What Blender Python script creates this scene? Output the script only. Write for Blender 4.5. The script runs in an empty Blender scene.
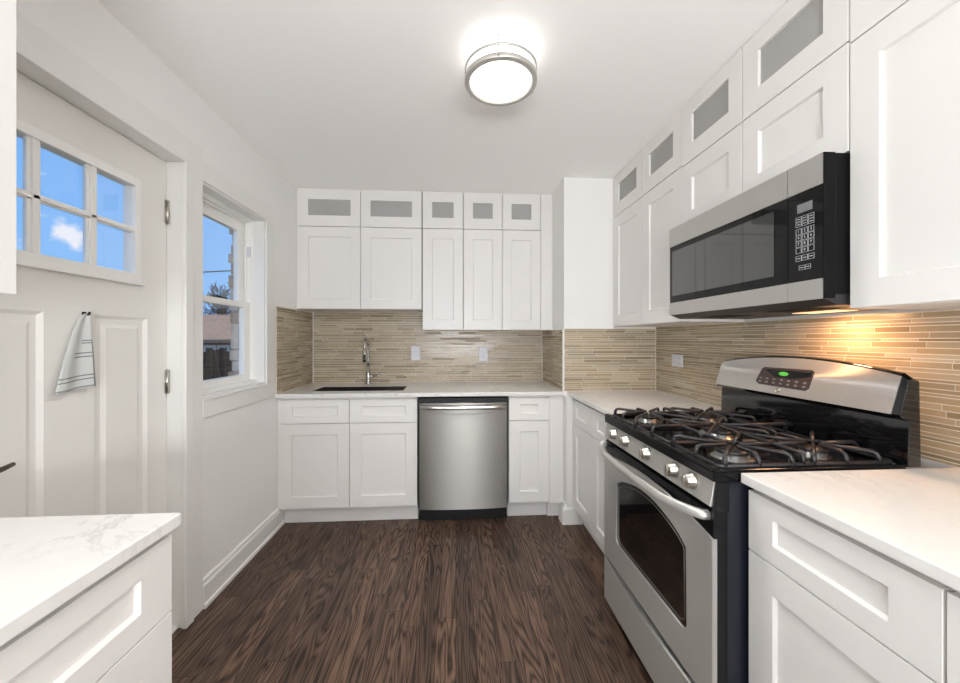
import bpy, bmesh, math, random
from mathutils import Vector, Matrix
PI = math.pi
S = bpy.context.scene
COL = S.collection

# ------------------------------------------------------------------ camera
cam_d = bpy.data.cameras.new('camera')
cam_d.sensor_width = 36.0
cam_d.lens = 370.0 / 960.0 * 36.0
cam_d.shift_y = -2.7 / 960.0
cam_d.clip_start = 0.02
cam = bpy.data.objects.new('camera', cam_d)
COL.objects.link(cam)
cam.location = (0, 0, 1.287)
cam.rotation_euler = (PI / 2, 0, -0.0648)
S.camera = cam

# ------------------------------------------------------------------ world, lights, exposure
S.view_settings.view_transform = 'Standard'
S.view_settings.look = 'None'
S.view_settings.exposure = -0.12
S.view_settings.gamma = 1.0
S.view_settings.use_curve_mapping = False
S.cycles.use_denoising = True
S.cycles.max_bounces = 10
S.cycles.diffuse_bounces = 9
S.cycles.sample_clamp_indirect = 6.0
S.cycles.caustics_reflective = False
S.cycles.caustics_refractive = False

W = bpy.data.worlds.new('sky')
S.world = W
W.use_nodes = True
wt = W.node_tree
wt.nodes.clear()
wo = wt.nodes.new('ShaderNodeOutputWorld')
wb = wt.nodes.new('ShaderNodeBackground')
wb.inputs['Strength'].default_value = 1.25
wtc = wt.nodes.new('ShaderNodeTexCoord')
wsep = wt.nodes.new('ShaderNodeSeparateXYZ')
wt.links.new(wtc.outputs['Generated'], wsep.inputs[0])
wr = wt.nodes.new('ShaderNodeValToRGB')
wr.color_ramp.elements[0].position = 0.0
wr.color_ramp.elements[0].color = (0.25, 0.49, 0.86, 1)
wr.color_ramp.elements[1].position = 0.75
wr.color_ramp.elements[1].color = (0.12, 0.33, 0.78, 1)
wt.links.new(wsep.outputs['Z'], wr.inputs['Fac'])
# one soft fair-weather cloud low over the garden plus a few thin ones
wn = wt.nodes.new('ShaderNodeTexNoise')
wn.inputs['Scale'].default_value = 24.0
wn.inputs['Detail'].default_value = 6.0
wt.links.new(wtc.outputs['Generated'], wn.inputs['Vector'])
wd = wt.nodes.new('ShaderNodeVectorMath'); wd.operation = 'DISTANCE'
wt.links.new(wtc.outputs['Generated'], wd.inputs[0])
wd.inputs[1].default_value = Vector((-0.691, 0.697, 0.186)).normalized()
wm = wt.nodes.new('ShaderNodeMapRange')
wm.inputs['From Min'].default_value = 0.075
wm.inputs['From Max'].default_value = 0.0
wt.links.new(wd.outputs['Value'], wm.inputs['Value'])
wa = wt.nodes.new('ShaderNodeMath'); wa.operation = 'MULTIPLY_ADD'
wt.links.new(wn.outputs[0], wa.inputs[0]); wa.inputs[1].default_value = 3.2
wt.links.new(wm.outputs[0], wa.inputs[2])
wc = wt.nodes.new('ShaderNodeMapRange')
wc.inputs['From Min'].default_value = 2.2
wc.inputs['From Max'].default_value = 2.75
wc.inputs['To Max'].default_value = 0.85
wt.links.new(wa.outputs[0], wc.inputs['Value'])
wx = wt.nodes.new('ShaderNodeMix'); wx.data_type = 'RGBA'
wt.links.new(wc.outputs[0], wx.inputs[0])
wt.links.new(wr.outputs[0], wx.inputs[6])
wx.inputs[7].default_value = (0.83, 0.82, 0.85, 1)
wt.links.new(wx.outputs[2], wb.inputs['Color'])
wt.links.new(wb.outputs[0], wo.inputs['Surface'])

def light(name, kind, loc, energy, color=(1, 1, 1), rot=(0, 0, 0), size=1.0, size_y=None, spread=None):
    l = bpy.data.lights.new(name, kind)
    l.energy = energy
    l.color = color
    if kind == 'AREA':
        l.shape = 'RECTANGLE' if size_y else 'DISK'
        l.size = size
        if size_y: l.size_y = size_y
        if spread: l.spread = spread
    elif kind == 'SUN':
        l.angle = size
    else:
        l.shadow_soft_size = size
    o = bpy.data.objects.new(name, l)
    COL.objects.link(o)
    o.location = loc
    o.rotation_euler = rot
    return o

light('sun', 'SUN', (0, 0, 10), 4.0, (1, 0.95, 0.86), (math.radians(-8), math.radians(48), 0), 0.01)
# fill light added in the unseen window opening behind the camera
light('rear_fill_light', 'AREA', (0.1, -2.36, 1.35), 56, (0.985, 0.99, 1.0), (PI / 2, 0, PI), 2.3, 1.5)
# added overhead fill behind the camera, without any fixture
light('rear_overhead_fill', 'AREA', (0.1, -1.5, 2.40), 6, (1.0, 0.985, 0.97), (0, 0, 0), 0.5)
# added fill aimed up at the ceiling, standing in for a bounced flash
light('ceiling_bounce_fill', 'AREA', (0.12, -1.7, 1.20), 104, (0.985, 0.99, 1.0), (math.radians(150), 0, 0), 1.5, 0.9)
# cooktop lamp under the microwave
light('cooktop_lamp_light', 'AREA', (1.31, 1.24, 1.380), 3.0, (1.0, 0.52, 0.24), (0, 0, 0), 0.12, 0.06)

# ------------------------------------------------------------------ materials
def node_mat(name):
    m = bpy.data.materials.new(name)
    m.use_nodes = True
    t = m.node_tree
    b = t.nodes['Principled BSDF']
    return m, t, b

def srgb(r, g, b):
    f = lambda v: ((v / 255) / 12.92) if v / 255 <= 0.04045 else (((v / 255) + 0.055) / 1.055) ** 2.4
    return (f(r), f(g), f(b), 1)

def paint(name, rgb, rough=0.5, metal=0.0, var=0.02, scale=30, bump=0.0, coat=0.0, spec=0.5):
    m, t, b = node_mat(name)
    n = t.nodes.new('ShaderNodeTexNoise')
    n.inputs['Scale'].default_value = scale
    n.inputs['Detail'].default_value = 4
    tc = t.nodes.new('ShaderNodeTexCoord')
    t.links.new(tc.outputs['Object'], n.inputs['Vector'])
    mx = t.nodes.new('ShaderNodeMix'); mx.data_type = 'RGBA'
    c = srgb(*rgb)
    mx.inputs[6].default_value = tuple(v * (1 - var) for v in c[:3]) + (1,)
    mx.inputs[7].default_value = tuple(min(1, v * (1 + var)) for v in c[:3]) + (1,)
    t.links.new(n.outputs[0], mx.inputs[0])
    t.links.new(mx.outputs[2], b.inputs['Base Color'])
    b.inputs['Roughness'].default_value = rough
    b.inputs['Metallic'].default_value = metal
    b.inputs['Coat Weight'].default_value = coat
    b.inputs['Specular IOR Level'].default_value = spec
    if bump:
        bp = t.nodes.new('ShaderNodeBump')
        bp.inputs['Strength'].default_value = bump
        bp.inputs['Distance'].default_value = 0.002
        t.links.new(n.outputs[0], bp.inputs['Height'])
        t.links.new(bp.outputs[0], b.inputs['Normal'])
    return m

def steel(name, rgb, rough=0.3, aniso=(1, 1, 60), amount=0.12, bump=0.03, metal=1.0):
    # brushed stainless: fine streaks along one axis
    m, t, b = node_mat(name)
    tc = t.nodes.new('ShaderNodeTexCoord')
    mp = t.nodes.new('ShaderNodeMapping')
    mp.inputs['Scale'].default_value = aniso
    n = t.nodes.new('ShaderNodeTexNoise')
    n.inputs['Scale'].default_value = 12
    n.inputs['Detail'].default_value = 5
    t.links.new(tc.outputs['Object'], mp.inputs[0])
    t.links.new(mp.outputs[0], n.inputs['Vector'])
    mr = t.nodes.new('ShaderNodeMapRange')
    mr.inputs['To Min'].default_value = rough - amount * 0.5
    mr.inputs['To Max'].default_value = rough + amount * 0.5
    t.links.new(n.outputs[0], mr.inputs[0])
    t.links.new(mr.outputs[0], b.inputs['Roughness'])
    b.inputs['Base Color'].default_value = srgb(*rgb)
    b.inputs['Metallic'].default_value = metal
    b.inputs['Anisotropic'].default_value = 0.85
    b.inputs['Anisotropic Rotation'].default_value = 0.25
    if name == 'stainless_steel_upright': b.inputs['Anisotropic'].default_value = 0.96
    tg = t.nodes.new('ShaderNodeTangent'); tg.direction_type = 'RADIAL'; tg.axis = 'Z'
    t.links.new(tg.outputs[0], b.inputs['Tangent'])
    bp = t.nodes.new('ShaderNodeBump')
    bp.inputs['Strength'].default_value = bump
    bp.inputs['Distance'].default_value = 0.001
    t.links.new(n.outputs[0], bp.inputs['Height'])
    t.links.new(bp.outputs[0], b.inputs['Normal'])
    return m

def clear_glass(name, tint=(1, 1, 1), gloss=0.08, rough=0.02):
    m = bpy.data.materials.new(name); m.use_nodes = True
    t = m.node_tree; t.nodes.clear()
    o = t.nodes.new('ShaderNodeOutputMaterial')
    mx = t.nodes.new('ShaderNodeMixShader')
    tr = t.nodes.new('ShaderNodeBsdfTransparent'); tr.inputs[0].default_value = (*tint, 1)
    gl = t.nodes.new('ShaderNodeBsdfGlossy'); gl.inputs['Roughness'].default_value = rough
    gl.inputs[0].default_value = (1, 1, 1, 1)
    lw = t.nodes.new('ShaderNodeLayerWeight'); lw.inputs[0].default_value = 0.25
    ma = t.nodes.new('ShaderNodeMath'); ma.operation = 'MULTIPLY_ADD'
    ma.inputs[1].default_value = 0.12; ma.inputs[2].default_value = gloss * 0.15
    t.links.new(lw.outputs['Fresnel'], ma.inputs[0])
    t.links.new(ma.outputs[0], mx.inputs[0])
    t.links.new(tr.outputs[0], mx.inputs[1]); t.links.new(gl.outputs[0], mx.inputs[2])
    t.links.new(mx.outputs[0], o.inputs[0])
    return m

def emitter(name, rgb, strength):
    m, t, b = node_mat(name)
    b.inputs['Base Color'].default_value = (*rgb, 1)
    b.inputs['Emission Color'].default_value = (*rgb, 1)
    b.inputs['Emission Strength'].default_value = strength
    b.inputs['Roughness'].default_value = 0.4
    return m

M = {}
M['wall'] = paint('wall_paint', (236, 235, 233), 0.6, var=0.01, scale=60, bump=0.03)
M['ceiling'] = paint('ceiling_paint', (250, 249, 247), 0.8, var=0.01, scale=60, bump=0.03)
M['trim'] = paint('trim_paint', (232, 231, 228), 0.35, var=0.008, scale=20)
M['cab'] = paint('cabinet_lacquer', (227, 225, 222), 0.36, var=0.008, scale=15)
M['door'] = paint('door_paint', (233, 231, 226), 0.4, var=0.01, scale=20)
M['vinyl'] = paint('white_vinyl', (242, 241, 238), 0.35, var=0.005)
M['steel'] = steel('stainless_steel', (196, 192, 186), 0.30, (60, 1, 1))
M['steel_v'] = steel('stainless_steel_upright', (152, 149, 144), 0.38, (9, 9, 0.05), 0.03, 0.0)
M['shaded_sink_steel'] = steel('shaded_sink_steel', (70, 66, 62), 0.4, (60, 1, 1))  # darkened steel: the shade inside the basin is put into the colour
M['steel_y'] = steel('stainless_steel_lengthwise', (204, 202, 198), 0.46, (40, 0.4, 40), 0.06, 0.01, 0.72)
M['nickel'] = paint('brushed_nickel', (190, 186, 178), 0.28, 1.0, 0.03, 80)
M['satin'] = paint('satin_nickel', (196, 194, 188), 0.4, 0.6)
M['chrome'] = paint('chrome', (205, 203, 200), 0.12, 1.0, 0.01)
M['black'] = paint('black_enamel', (11, 12, 15), 0.14, var=0.1, spec=0.35)
M['navy'] = paint('blue_black_enamel', (24, 28, 38), 0.3, var=0.05)
M['black_matte'] = paint('black_plastic', (14, 14, 15), 0.55, var=0.1)
M['iron'] = paint('cast_iron', (46, 44, 46), 0.36, 0.25, 0.2, 120, 0.12)
M['alu'] = paint('burner_aluminium', (150, 148, 146), 0.35, 0.9, 0.06, 60)
M['dark_glass'] = paint('black_glass', (8, 8, 9), 0.05, var=0.1, spec=0.35)
M['gloss_black'] = paint('gloss_black_enamel', (12, 13, 16), 0.08, var=0.1, spec=0.6, coat=0.4)
M['side_black'] = paint('side_black', (9, 9, 10), 0.6, var=0.1, spec=0.15)
M['mw_glass'] = paint('microwave_screen_glass', (40, 41, 41), 0.04, var=0.05, spec=1.0, coat=1.0)
M['oven_glass'] = paint('oven_window_glass', (20, 17, 16), 0.04, var=0.15, spec=0.8)
M['plate'] = paint('outlet_plastic', (212, 213, 219), 0.4, var=0.01)
M['grout'] = paint('tile_grout', (224, 217, 202), 0.8, var=0.06, scale=200)
M['legend'] = paint('printed_legend', (205, 208, 212), 0.5, var=0.02)
M['lcd'] = paint('display_grey', (120, 124, 124), 0.3, var=0.05)
M['green'] = emitter('green_display', (0.08, 0.42, 0.05), 0.45)
M['maroon'] = paint('display_bezel', (58, 44, 42), 0.25, var=0.1)
M['lamp'] = emitter('lamp_glass', (1.0, 0.985, 0.95), 1.7)
M['warm'] = emitter('warm_bulb_lens', (1.0, 0.62, 0.32), 1.6)
M['glass'] = clear_glass('window_glass')
M['cab_glass'] = clear_glass('cabinet_glass', (0.80, 0.80, 0.79), 0.3, 0.08)
def frost(m, amount, rgb):
    # frosting: part of the light scatters off the pane
    t = m.node_tree
    o = [n for n in t.nodes if n.type == 'OUTPUT_MATERIAL'][0]
    src = o.inputs[0].links[0].from_socket
    d = t.nodes.new('ShaderNodeBsdfDiffuse'); d.inputs[0].default_value = srgb(*rgb)
    mx = t.nodes.new('ShaderNodeMixShader'); mx.inputs[0].default_value = amount
    t.links.new(src, mx.inputs[1]); t.links.new(d.outputs[0], mx.inputs[2]); t.links.new(mx.outputs[0], o.inputs[0])
frost(M['cab_glass'], 0.7, (190, 189, 186))
M['towel'] = paint('towel_cloth', (205, 207, 205), 0.9, var=0.03, scale=200, bump=0.2)
M['stripe'] = paint('towel_stripe', (130, 134, 138), 0.9, var=0.05)
M['rubber'] = paint('dark_rubber', (30, 28, 27), 0.7)
M['brass'] = paint('dark_bronze', (96, 90, 80), 0.35, 0.8)

TILE = []
for i, (c, r) in enumerate([((162, 147, 122), 0.2), ((153, 138, 112), 0.2), ((172, 158, 134), 0.35), ((138, 123, 98), 0.2),
                            ((160, 146, 122), 0.5), ((178, 166, 143), 0.30), ((148, 135, 112), 0.45), ((168, 150, 121), 0.22)]):
    TILE.append(paint('mosaic_tile_%d' % i, c, r, var=0.10, scale=90, coat=0.3 if r < 0.2 else 0))

def math_node(t, op, a, b=None, c=None):
    n = t.nodes.new('ShaderNodeMath'); n.operation = op
    for i, v in enumerate((a, b, c)):
        if v is None: continue
        if isinstance(v, (int, float)): n.inputs[i].default_value = v
        else: t.links.new(v, n.inputs[i])
    return n.outputs[0]

def combine(t, x, y, z):
    n = t.nodes.new('ShaderNodeCombineXYZ')
    for i, v in enumerate((x, y, z)):
        if isinstance(v, (int, float)): n.inputs[i].default_value = v
        else: t.links.new(v, n.inputs[i])
    return n.outputs[0]

def ramp(t, fac, stops):
    n = t.nodes.new('ShaderNodeValToRGB')
    e = n.color_ramp.elements
    while len(e) < len(stops): e.new(0.5)
    for i, (p, c) in enumerate(stops):
        e[i].position = p; e[i].color = c
    t.links.new(fac, n.inputs[0])
    return n.outputs[0]

def mixc(t, fac, a, b, mode='MIX'):
    n = t.nodes.new('ShaderNodeMix'); n.data_type = 'RGBA'; n.blend_type = mode
    if isinstance(fac, (int, float)): n.inputs[0].default_value = fac
    else: t.links.new(fac, n.inputs[0])
    for s, v in ((6, a), (7, b)):
        if isinstance(v, tuple): n.inputs[s].default_value = v
        else: t.links.new(v, n.inputs[s])
    return n.outputs[2]

def noise(t, vec, scale, detail=4, rough=0.5, dist=0.0):
    n = t.nodes.new('ShaderNodeTexNoise')
    t.links.new(vec, n.inputs['Vector'])
    n.inputs['Scale'].default_value = scale; n.inputs['Detail'].default_value = detail
    n.inputs['Roughness'].default_value = rough; n.inputs['Distortion'].default_value = dist
    return n.outputs[0]

def wood_floor():
    m, t, b = node_mat('dark_oak_planks')
    tc = t.nodes.new('ShaderNodeTexCoord')
    sp = t.nodes.new('ShaderNodeSeparateXYZ')
    t.links.new(tc.outputs['Object'], sp.inputs[0])
    x, y = sp.outputs[0], sp.outputs[1]
    PW, PLN = 0.083, 0.95
    xs = math_node(t, 'DIVIDE', x, PW)
    ix = math_node(t, 'FLOOR', xs)
    w1 = t.nodes.new('ShaderNodeTexWhiteNoise'); w1.noise_dimensions = '1D'
    t.links.new(ix, w1.inputs['W'])
    ys = math_node(t, 'ADD', math_node(t, 'DIVIDE', y, PLN), math_node(t, 'MULTIPLY', w1.outputs[0], 7.3))
    iy = math_node(t, 'FLOOR', ys)
    w2 = t.nodes.new('ShaderNodeTexWhiteNoise'); w2.noise_dimensions = '2D'
    t.links.new(combine(t, ix, iy, 0), w2.inputs['Vector'])
    rnd = w2.outputs[0]
    # cathedral figure: contour lines of a stretched noise
    off = math_node(t, 'MULTIPLY', rnd, 37.0)
    v1 = combine(t, math_node(t, 'ADD', math_node(t, 'MULTIPLY', x, 11.0), off), math_node(t, 'MULTIPLY', y, 0.9), off)
    n1 = noise(t, v1, 1.0, 2, 0.5, 0.5)
    rings = math_node(t, 'SINE', math_node(t, 'MULTIPLY', n1, 120.0))
    rings = math_node(t, 'POWER', math_node(t, 'MULTIPLY_ADD', rings, 0.5, 0.5), 0.45)
    v2 = combine(t, math_node(t, 'ADD', math_node(t, 'MULTIPLY', x, 260.0), off), math_node(t, 'MULTIPLY', y, 7.0), off)
    n2 = noise(t, v2, 1.0, 5, 0.7)
    g = math_node(t, 'ADD', math_node(t, 'MULTIPLY', rings, 0.40), math_node(t, 'MULTIPLY', n2, 0.85))
    light_c = srgb(124, 101, 85); dark_c = srgb(24, 18, 15)
    base = ramp(t, g, [(0.34, dark_c), (0.66, srgb(80, 63, 53)), (0.95, light_c)])
    tone = ramp(t, rnd, [(0.0, (0.62, 0.60, 0.60, 1)), (0.5, (0.88, 0.86, 0.86, 1)), (1.0, (1.15, 1.10, 1.06, 1))])
    col = mixc(t, 1.0, base, tone, 'MULTIPLY')
    fx = math_node(t, 'FRACT', xs)
    ex = math_node(t, 'MINIMUM', fx, math_node(t, 'SUBTRACT', 1.0, fx))
    fy = math_node(t, 'FRACT', ys)
    ey = math_node(t, 'MULTIPLY', math_node(t, 'MINIMUM', fy, math_node(t, 'SUBTRACT', 1.0, fy)), PLN / PW)
    e = math_node(t, 'MINIMUM', ex, ey)
    gap = math_node(t, 'LESS_THAN', e, 0.012)
    col = mixc(t, gap, col, srgb(24, 17, 15))
    t.links.new(col, b.inputs['Base Color'])
    rr = t.nodes.new('ShaderNodeMapRange')
    rr.inputs['To Min'].default_value = 0.42; rr.inputs['To Max'].default_value = 0.30
    t.links.new(g, rr.inputs[0])
    t.links.new(rr.outputs[0], b.inputs['Roughness'])
    bp = t.nodes.new('ShaderNodeBump'); bp.inputs['Strength'].default_value = 0.25; bp.inputs['Distance'].default_value = 0.001
    t.links.new(math_node(t, 'SUBTRACT', g, math_node(t, 'MULTIPLY', gap, 1.5)), bp.inputs['Height'])
    t.links.new(bp.outputs[0], b.inputs['Normal'])
    b.inputs['Specular IOR Level'].default_value = 0.25
    return m
M['floor'] = wood_floor()

def quartz():
    m, t, b = node_mat('white_quartz')
    tc = t.nodes.new('ShaderNodeTexCoord')
    v = tc.outputs['Object']
    mp = t.nodes.new('ShaderNodeMapping'); mp.inputs['Scale'].default_value = (1.0, 0.55, 1.0)
    mp.inputs['Rotation'].default_value = (0, 0, 0.6); mp.inputs['Location'].default_value = (3.7, 1.9, 0)
    t.links.new(v, mp.inputs[0])
    n1 = noise(t, mp.outputs[0], 3.4, 9, 0.68, 0.9)
    vein = math_node(t, 'ABSOLUTE', math_node(t, 'SUBTRACT', n1, 0.5))
    vm = t.nodes.new('ShaderNodeMapRange')
    vm.inputs['From Min'].default_value = 0.0; vm.inputs['From Max'].default_value = 0.022
    vm.inputs['To Min'].default_value = 1.0; vm.inputs['To Max'].default_value = 0.0
    t.links.new(vein, vm.inputs[0])
    patch = noise(t, v, 2.2, 3)
    pm = t.nodes.new('ShaderNodeMapRange')
    pm.inputs['From Min'].default_value = 0.40; pm.inputs['From Max'].default_value = 0.60
    t.links.new(patch, pm.inputs[0])
    f = math_node(t, 'MULTIPLY', math_node(t, 'MULTIPLY', vm.outputs[0], pm.outputs[0]), 0.34)
    cl = noise(t, v, 40, 3)
    base = mixc(t, cl, srgb(222, 220, 217), srgb(230, 229, 226))
    col = mixc(t, f, base, srgb(150, 146, 140))
    t.links.new(col, b.inputs['Base Color'])
    b.inputs['Roughness'].default_value = 0.22
    return m
M['quartz'] = quartz()

def brickish(name, c1, c2, mortar, scale, rot=(0, 0, 0)):
    m, t, b = node_mat(name)
    tc = t.nodes.new('ShaderNodeTexCoord')
    sp = t.nodes.new('ShaderNodeSeparateXYZ'); t.links.new(tc.outputs['Object'], sp.inputs[0])
    vec = combine(t, math_node(t, 'ADD', sp.outputs[0], sp.outputs[1]), sp.outputs[2], 0)
    br = t.nodes.new('ShaderNodeTexBrick')
    t.links.new(vec, br.inputs['Vector'])
    br.inputs['Color1'].default_value = srgb(*c1); br.inputs['Color2'].default_value = srgb(*c2)
    br.inputs['Mortar'].default_value = srgb(*mortar); br.inputs['Scale'].default_value = scale
    t.links.new(br.outputs[0], b.inputs['Base Color'])
    b.inputs['Roughness'].default_value = 0.9
    return m
M['red_brick'] = brickish('red_brick', (150, 58, 42), (124, 46, 36), (130, 110, 100), 4.0)
M['stone'] = paint('rough_stone', (176, 152, 130), 0.9, var=0.45, scale=22, bump=0.8)
M['stone2'] = paint('rough_stone_pale', (204, 188, 170), 0.9, var=0.35, scale=26, bump=0.8)
M['shingle'] = paint('roof_shingle', (172, 140, 116), 0.9, var=0.3, scale=6)
M['old_wood'] = paint('weathered_wood', (62, 44, 34), 0.9, var=0.4, scale=7)
M['bark'] = paint('bark', (84, 74, 70), 0.9, var=0.3, scale=12)
M['grass'] = paint('dry_lawn', (120, 110, 84), 1.0, var=0.3, scale=2)
M['pane_dark'] = paint('dark_pane', (60, 66, 72), 0.1)

# ------------------------------------------------------------------ mesh builder
class MB:
    def __init__(s): s.bm = bmesh.new()
    def face(s, pts, mat=0):
        vs = [s.bm.verts.new(p) for p in pts]
        f = s.bm.faces.new(vs); f.material_index = mat
        return f
    def box(s, x0, y0, z0, x1, y1, z1, mat=0):
        x0, x1 = min(x0, x1), max(x0, x1); y0, y1 = min(y0, y1), max(y0, y1); z0, z1 = min(z0, z1), max(z0, z1)
        v = [s.bm.verts.new((x, y, z)) for z in (z0, z1) for y in (y0, y1) for x in (x0, x1)]
        for q in ((0, 2, 3, 1), (4, 5, 7, 6), (0, 1, 5, 4), (2, 6, 7, 3), (0, 4, 6, 2), (1, 3, 7, 5)):
            f = s.bm.faces.new([v[i] for i in q]); f.material_index = mat
        return s
    def hexa(s, pts, mat=0):
        """eight corners: four of the bottom loop then four of the top loop"""
        v = [s.bm.verts.new(p) for p in pts]
        for q in ((3, 2, 1, 0), (4, 5, 6, 7), (0, 1, 5, 4), (1, 2, 6, 5), (2, 3, 7, 6), (3, 0, 4, 7)):
            f = s.bm.faces.new([v[i] for i in q]); f.material_index = mat
        return s
    def prism(s, poly, d, mat=0):
        """extrude the closed 3D polygon along d"""
        d = Vector(d)
        a = [s.bm.verts.new(p) for p in poly]
        b = [s.bm.verts.new(Vector(p) + d) for p in poly]
        n = len(a)
        fs = [s.bm.faces.new(a), s.bm.faces.new(list(reversed(b)))]
        for i in range(n):
            fs.append(s.bm.faces.new([a[i], b[i], b[(i + 1) % n], a[(i + 1) % n]]))
        for f in fs: f.material_index = mat
        return s
    def tube(s, pts, r, seg=10, mat=0, cap=True, flat=1.0):
        pts = [Vector(p) for p in pts]
        rs = r if isinstance(r, (list, tuple)) else [r] * len(pts)
        rings = []
        up = None
        for i, p in enumerate(pts):
            a = pts[max(0, i - 1)]; b = pts[min(len(pts) - 1, i + 1)]
            d = (b - a).normalized()
            if up is None:
                up = Vector((0, 0, 1)) if abs(d.z) < 0.9 else Vector((0, 1, 0))
            x = d.cross(up).normalized(); y = x.cross(d).normalized()
            up = y
            rings.append([s.bm.verts.new(p + (x * math.cos(2 * PI * k / seg) + y * flat * math.sin(2 * PI * k / seg)) * rs[i]) for k in range(seg)])
        for i in range(len(rings) - 1):
            for k in range(seg):
                f = s.bm.faces.new([rings[i][k], rings[i][(k + 1) % seg], rings[i + 1][(k + 1) % seg], rings[i + 1][k]])
                f.material_index = mat; f.smooth = True
        if cap:
            for rg in (rings[0], list(reversed(rings[-1]))):
                f = s.bm.faces.new(rg); f.material_index = mat
        return s
    def lathe(s, prof, c, axis='Z', seg=32, mat=0, sx=1.0, sy=1.0):
        """prof: list of (radius, height); revolve about the axis through c"""
        c = Vector(c)
        def pt(r, h, a):
            u, v = r * math.cos(a) * sx, r * math.sin(a) * sy
            return c + {'Z': Vector((u, v, h)), 'X': Vector((h, u, v)), 'Y': Vector((u, h, v))}[axis]
        rings = []
        for r, h in prof:
            if r <= 1e-6: rings.append([s.bm.verts.new(pt(0, h, 0))])
            else: rings.append([s.bm.verts.new(pt(r, h, 2 * PI * k / seg)) for k in range(seg)])
        for a, b in zip(rings, rings[1:]):
            for k in range(seg):
                k2 = (k + 1) % seg
                if len(a) == 1 and len(b) == 1: continue
                if len(a) == 1: q = [a[0], b[k2], b[k]]
                elif len(b) == 1: q = [a[k], a[k2], b[0]]
                else: q = [a[k], a[k2], b[k2], b[k]]
                f = s.bm.faces.new(q); f.material_index = mat; f.smooth = True
        return s
    def shaker(s, x0, z0, x1, z1, yf, th=0.02, st=0.075, rt=0.075, rb=None, rec=0.010, hole=False, bev=0.004):
        """framed front facing -y, with its recessed panel (or an opening)"""
        rb = rt if rb is None else rb
        B = s.bm.verts.new
        def loop(x0, z0, x1, z1, y): return [B((x0, y, z0)), B((x1, y, z0)), B((x1, y, z1)), B((x0, y, z1))]
        o = loop(x0, z0, x1, z1, yf)
        i = loop(x0 + st, z0 + rb, x1 - st, z1 - rt, yf)
        def bridge(a, b):
            for k in range(4): s.bm.faces.new([a[k], a[(k + 1) % 4], b[(k + 1) % 4], b[k]])
        bridge(o, i)
        ob = loop(x0, z0, x1, z1, yf + th)
        bridge(ob, o)
        if hole:
            ib = loop(x0 + st, z0 + rb, x1 - st, z1 - rt, yf + th)
            bridge(i, ib); bridge(ib, ob)
        else:
            p = loop(x0 + st + bev, z0 + rb + bev, x1 - st - bev, z1 - rt - bev, yf + rec)
            bridge(i, p)
            s.bm.faces.new(p); s.bm.faces.new(list(reversed(ob)))
        return s
    def build(s, name, mats, parent=None, bevel=0.0, smooth=False):
        if not isinstance(mats, (list, tuple)): mats = [mats]
        bmesh.ops.recalc_face_normals(s.bm, faces=s.bm.faces)
        off = OFF.get(parent.name) if parent else None
        if off is not None:
            bmesh.ops.translate(s.bm, verts=s.bm.verts, vec=-off)
        if smooth:
            for f in s.bm.faces: f.smooth = True
        me = bpy.data.meshes.new(name)
        s.bm.to_mesh(me); s.bm.free()
        for m in mats: me.materials.append(M[m] if isinstance(m, str) else m)
        o = bpy.data.objects.new(name, me)
        COL.objects.link(o)
        if parent:
            o.parent = parent
            if off is not None: OFF[o.name] = off
        if bevel:
            b = o.modifiers.new('bevel', 'BEVEL'); b.width = bevel; b.segments = 2; b.limit_method = 'ANGLE'
            b.angle_limit = math.radians(40)
        return o
OFF = {}

def tag(o, label=None, cat=None, group=None, kind=None):
    if label: o['label'] = label
    if cat: o['category'] = cat
    if group: o['group'] = group
    if kind: o['kind'] = kind
    return o

def thing(name, label, cat, loc=(0, 0, 0), rotz=0.0, group=None, world=False):
    """an Empty at the thing's base; world=True: its parts are modelled in room coordinates"""
    o = bpy.data.objects.new(name, None)
    COL.objects.link(o)
    o.location = loc; o.rotation_euler = (0, 0, rotz)
    o.empty_display_size = 0.1
    if world: OFF[o.name] = Vector(loc)
    return tag(o, label, cat, group)

def struct(name, mb, mat, bevel=0.0):
    o = mb.build(name, mat, None, bevel)
    o['kind'] = 'structure'
    return o

def copy_tree(o, parent=None):
    c = o.copy(); COL.objects.link(c); c.parent = parent
    for ch in list(o.children): copy_tree(ch, c)
    return c

# ------------------------------------------------------------------ room dimensions
XL, XR, YB, YP, XP, H = -1.2125, 1.447, 3.217, 2.583, 0.765, 2.433
YR = -2.45
DX = -1.28          # inner face of the entry door
DY0, DY1, DZ1 = 0.905, 1.728, 2.072
WY0, WY1, WZ0, WZ1 = 1.846, 2.438, 1.000, 2.042   # opening of the side window in the wall plane

# floor, ceiling, walls
struct('floor', MB().box(XL - 0.24, YR - 0.1, -0.1, XR + 0.12, YB + 0.12, 0), 'floor')
struct('ceiling', MB().box(XL - 0.24, YR - 0.1, H, XR + 0.12, YB + 0.12, H + 0.12), 'ceiling')
TW = 0.14
b = MB()
b.box(XL - TW, YR, 0, XL, DY0 - 0.03, H)
b.box(XL - TW, DY0 - 0.03, DZ1 + 0.03, XL, DY1 + 0.03, H)
b.box(XL - TW, DY1 + 0.03, 0, XL, WY0, H)
b.box(XL - TW, WY0, 0, XL, WY1, WZ0)
b.box(XL - TW, WY0, WZ1, XL, WY1, H)
b.box(XL - TW, WY1, 0, XL, YB, H)
struct('wall_left', b, 'wall')
struct('wall_back', MB().box(XL - TW, YB, 0, XR + 0.12, YB + 0.12, H), 'wall')
struct('wall_right', MB().box(XR, YR, 0, XR + 0.12, YB, H), 'wall')
struct('wall_corner', MB().box(XP, YP, 0, XR, YB, H), 'wall')
b = MB()
b.box(XL - TW, YR - 0.12, 0, -1.1, YR, H); b.box(1.3, YR - 0.12, 0, XR + 0.12, YR, H)
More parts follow.
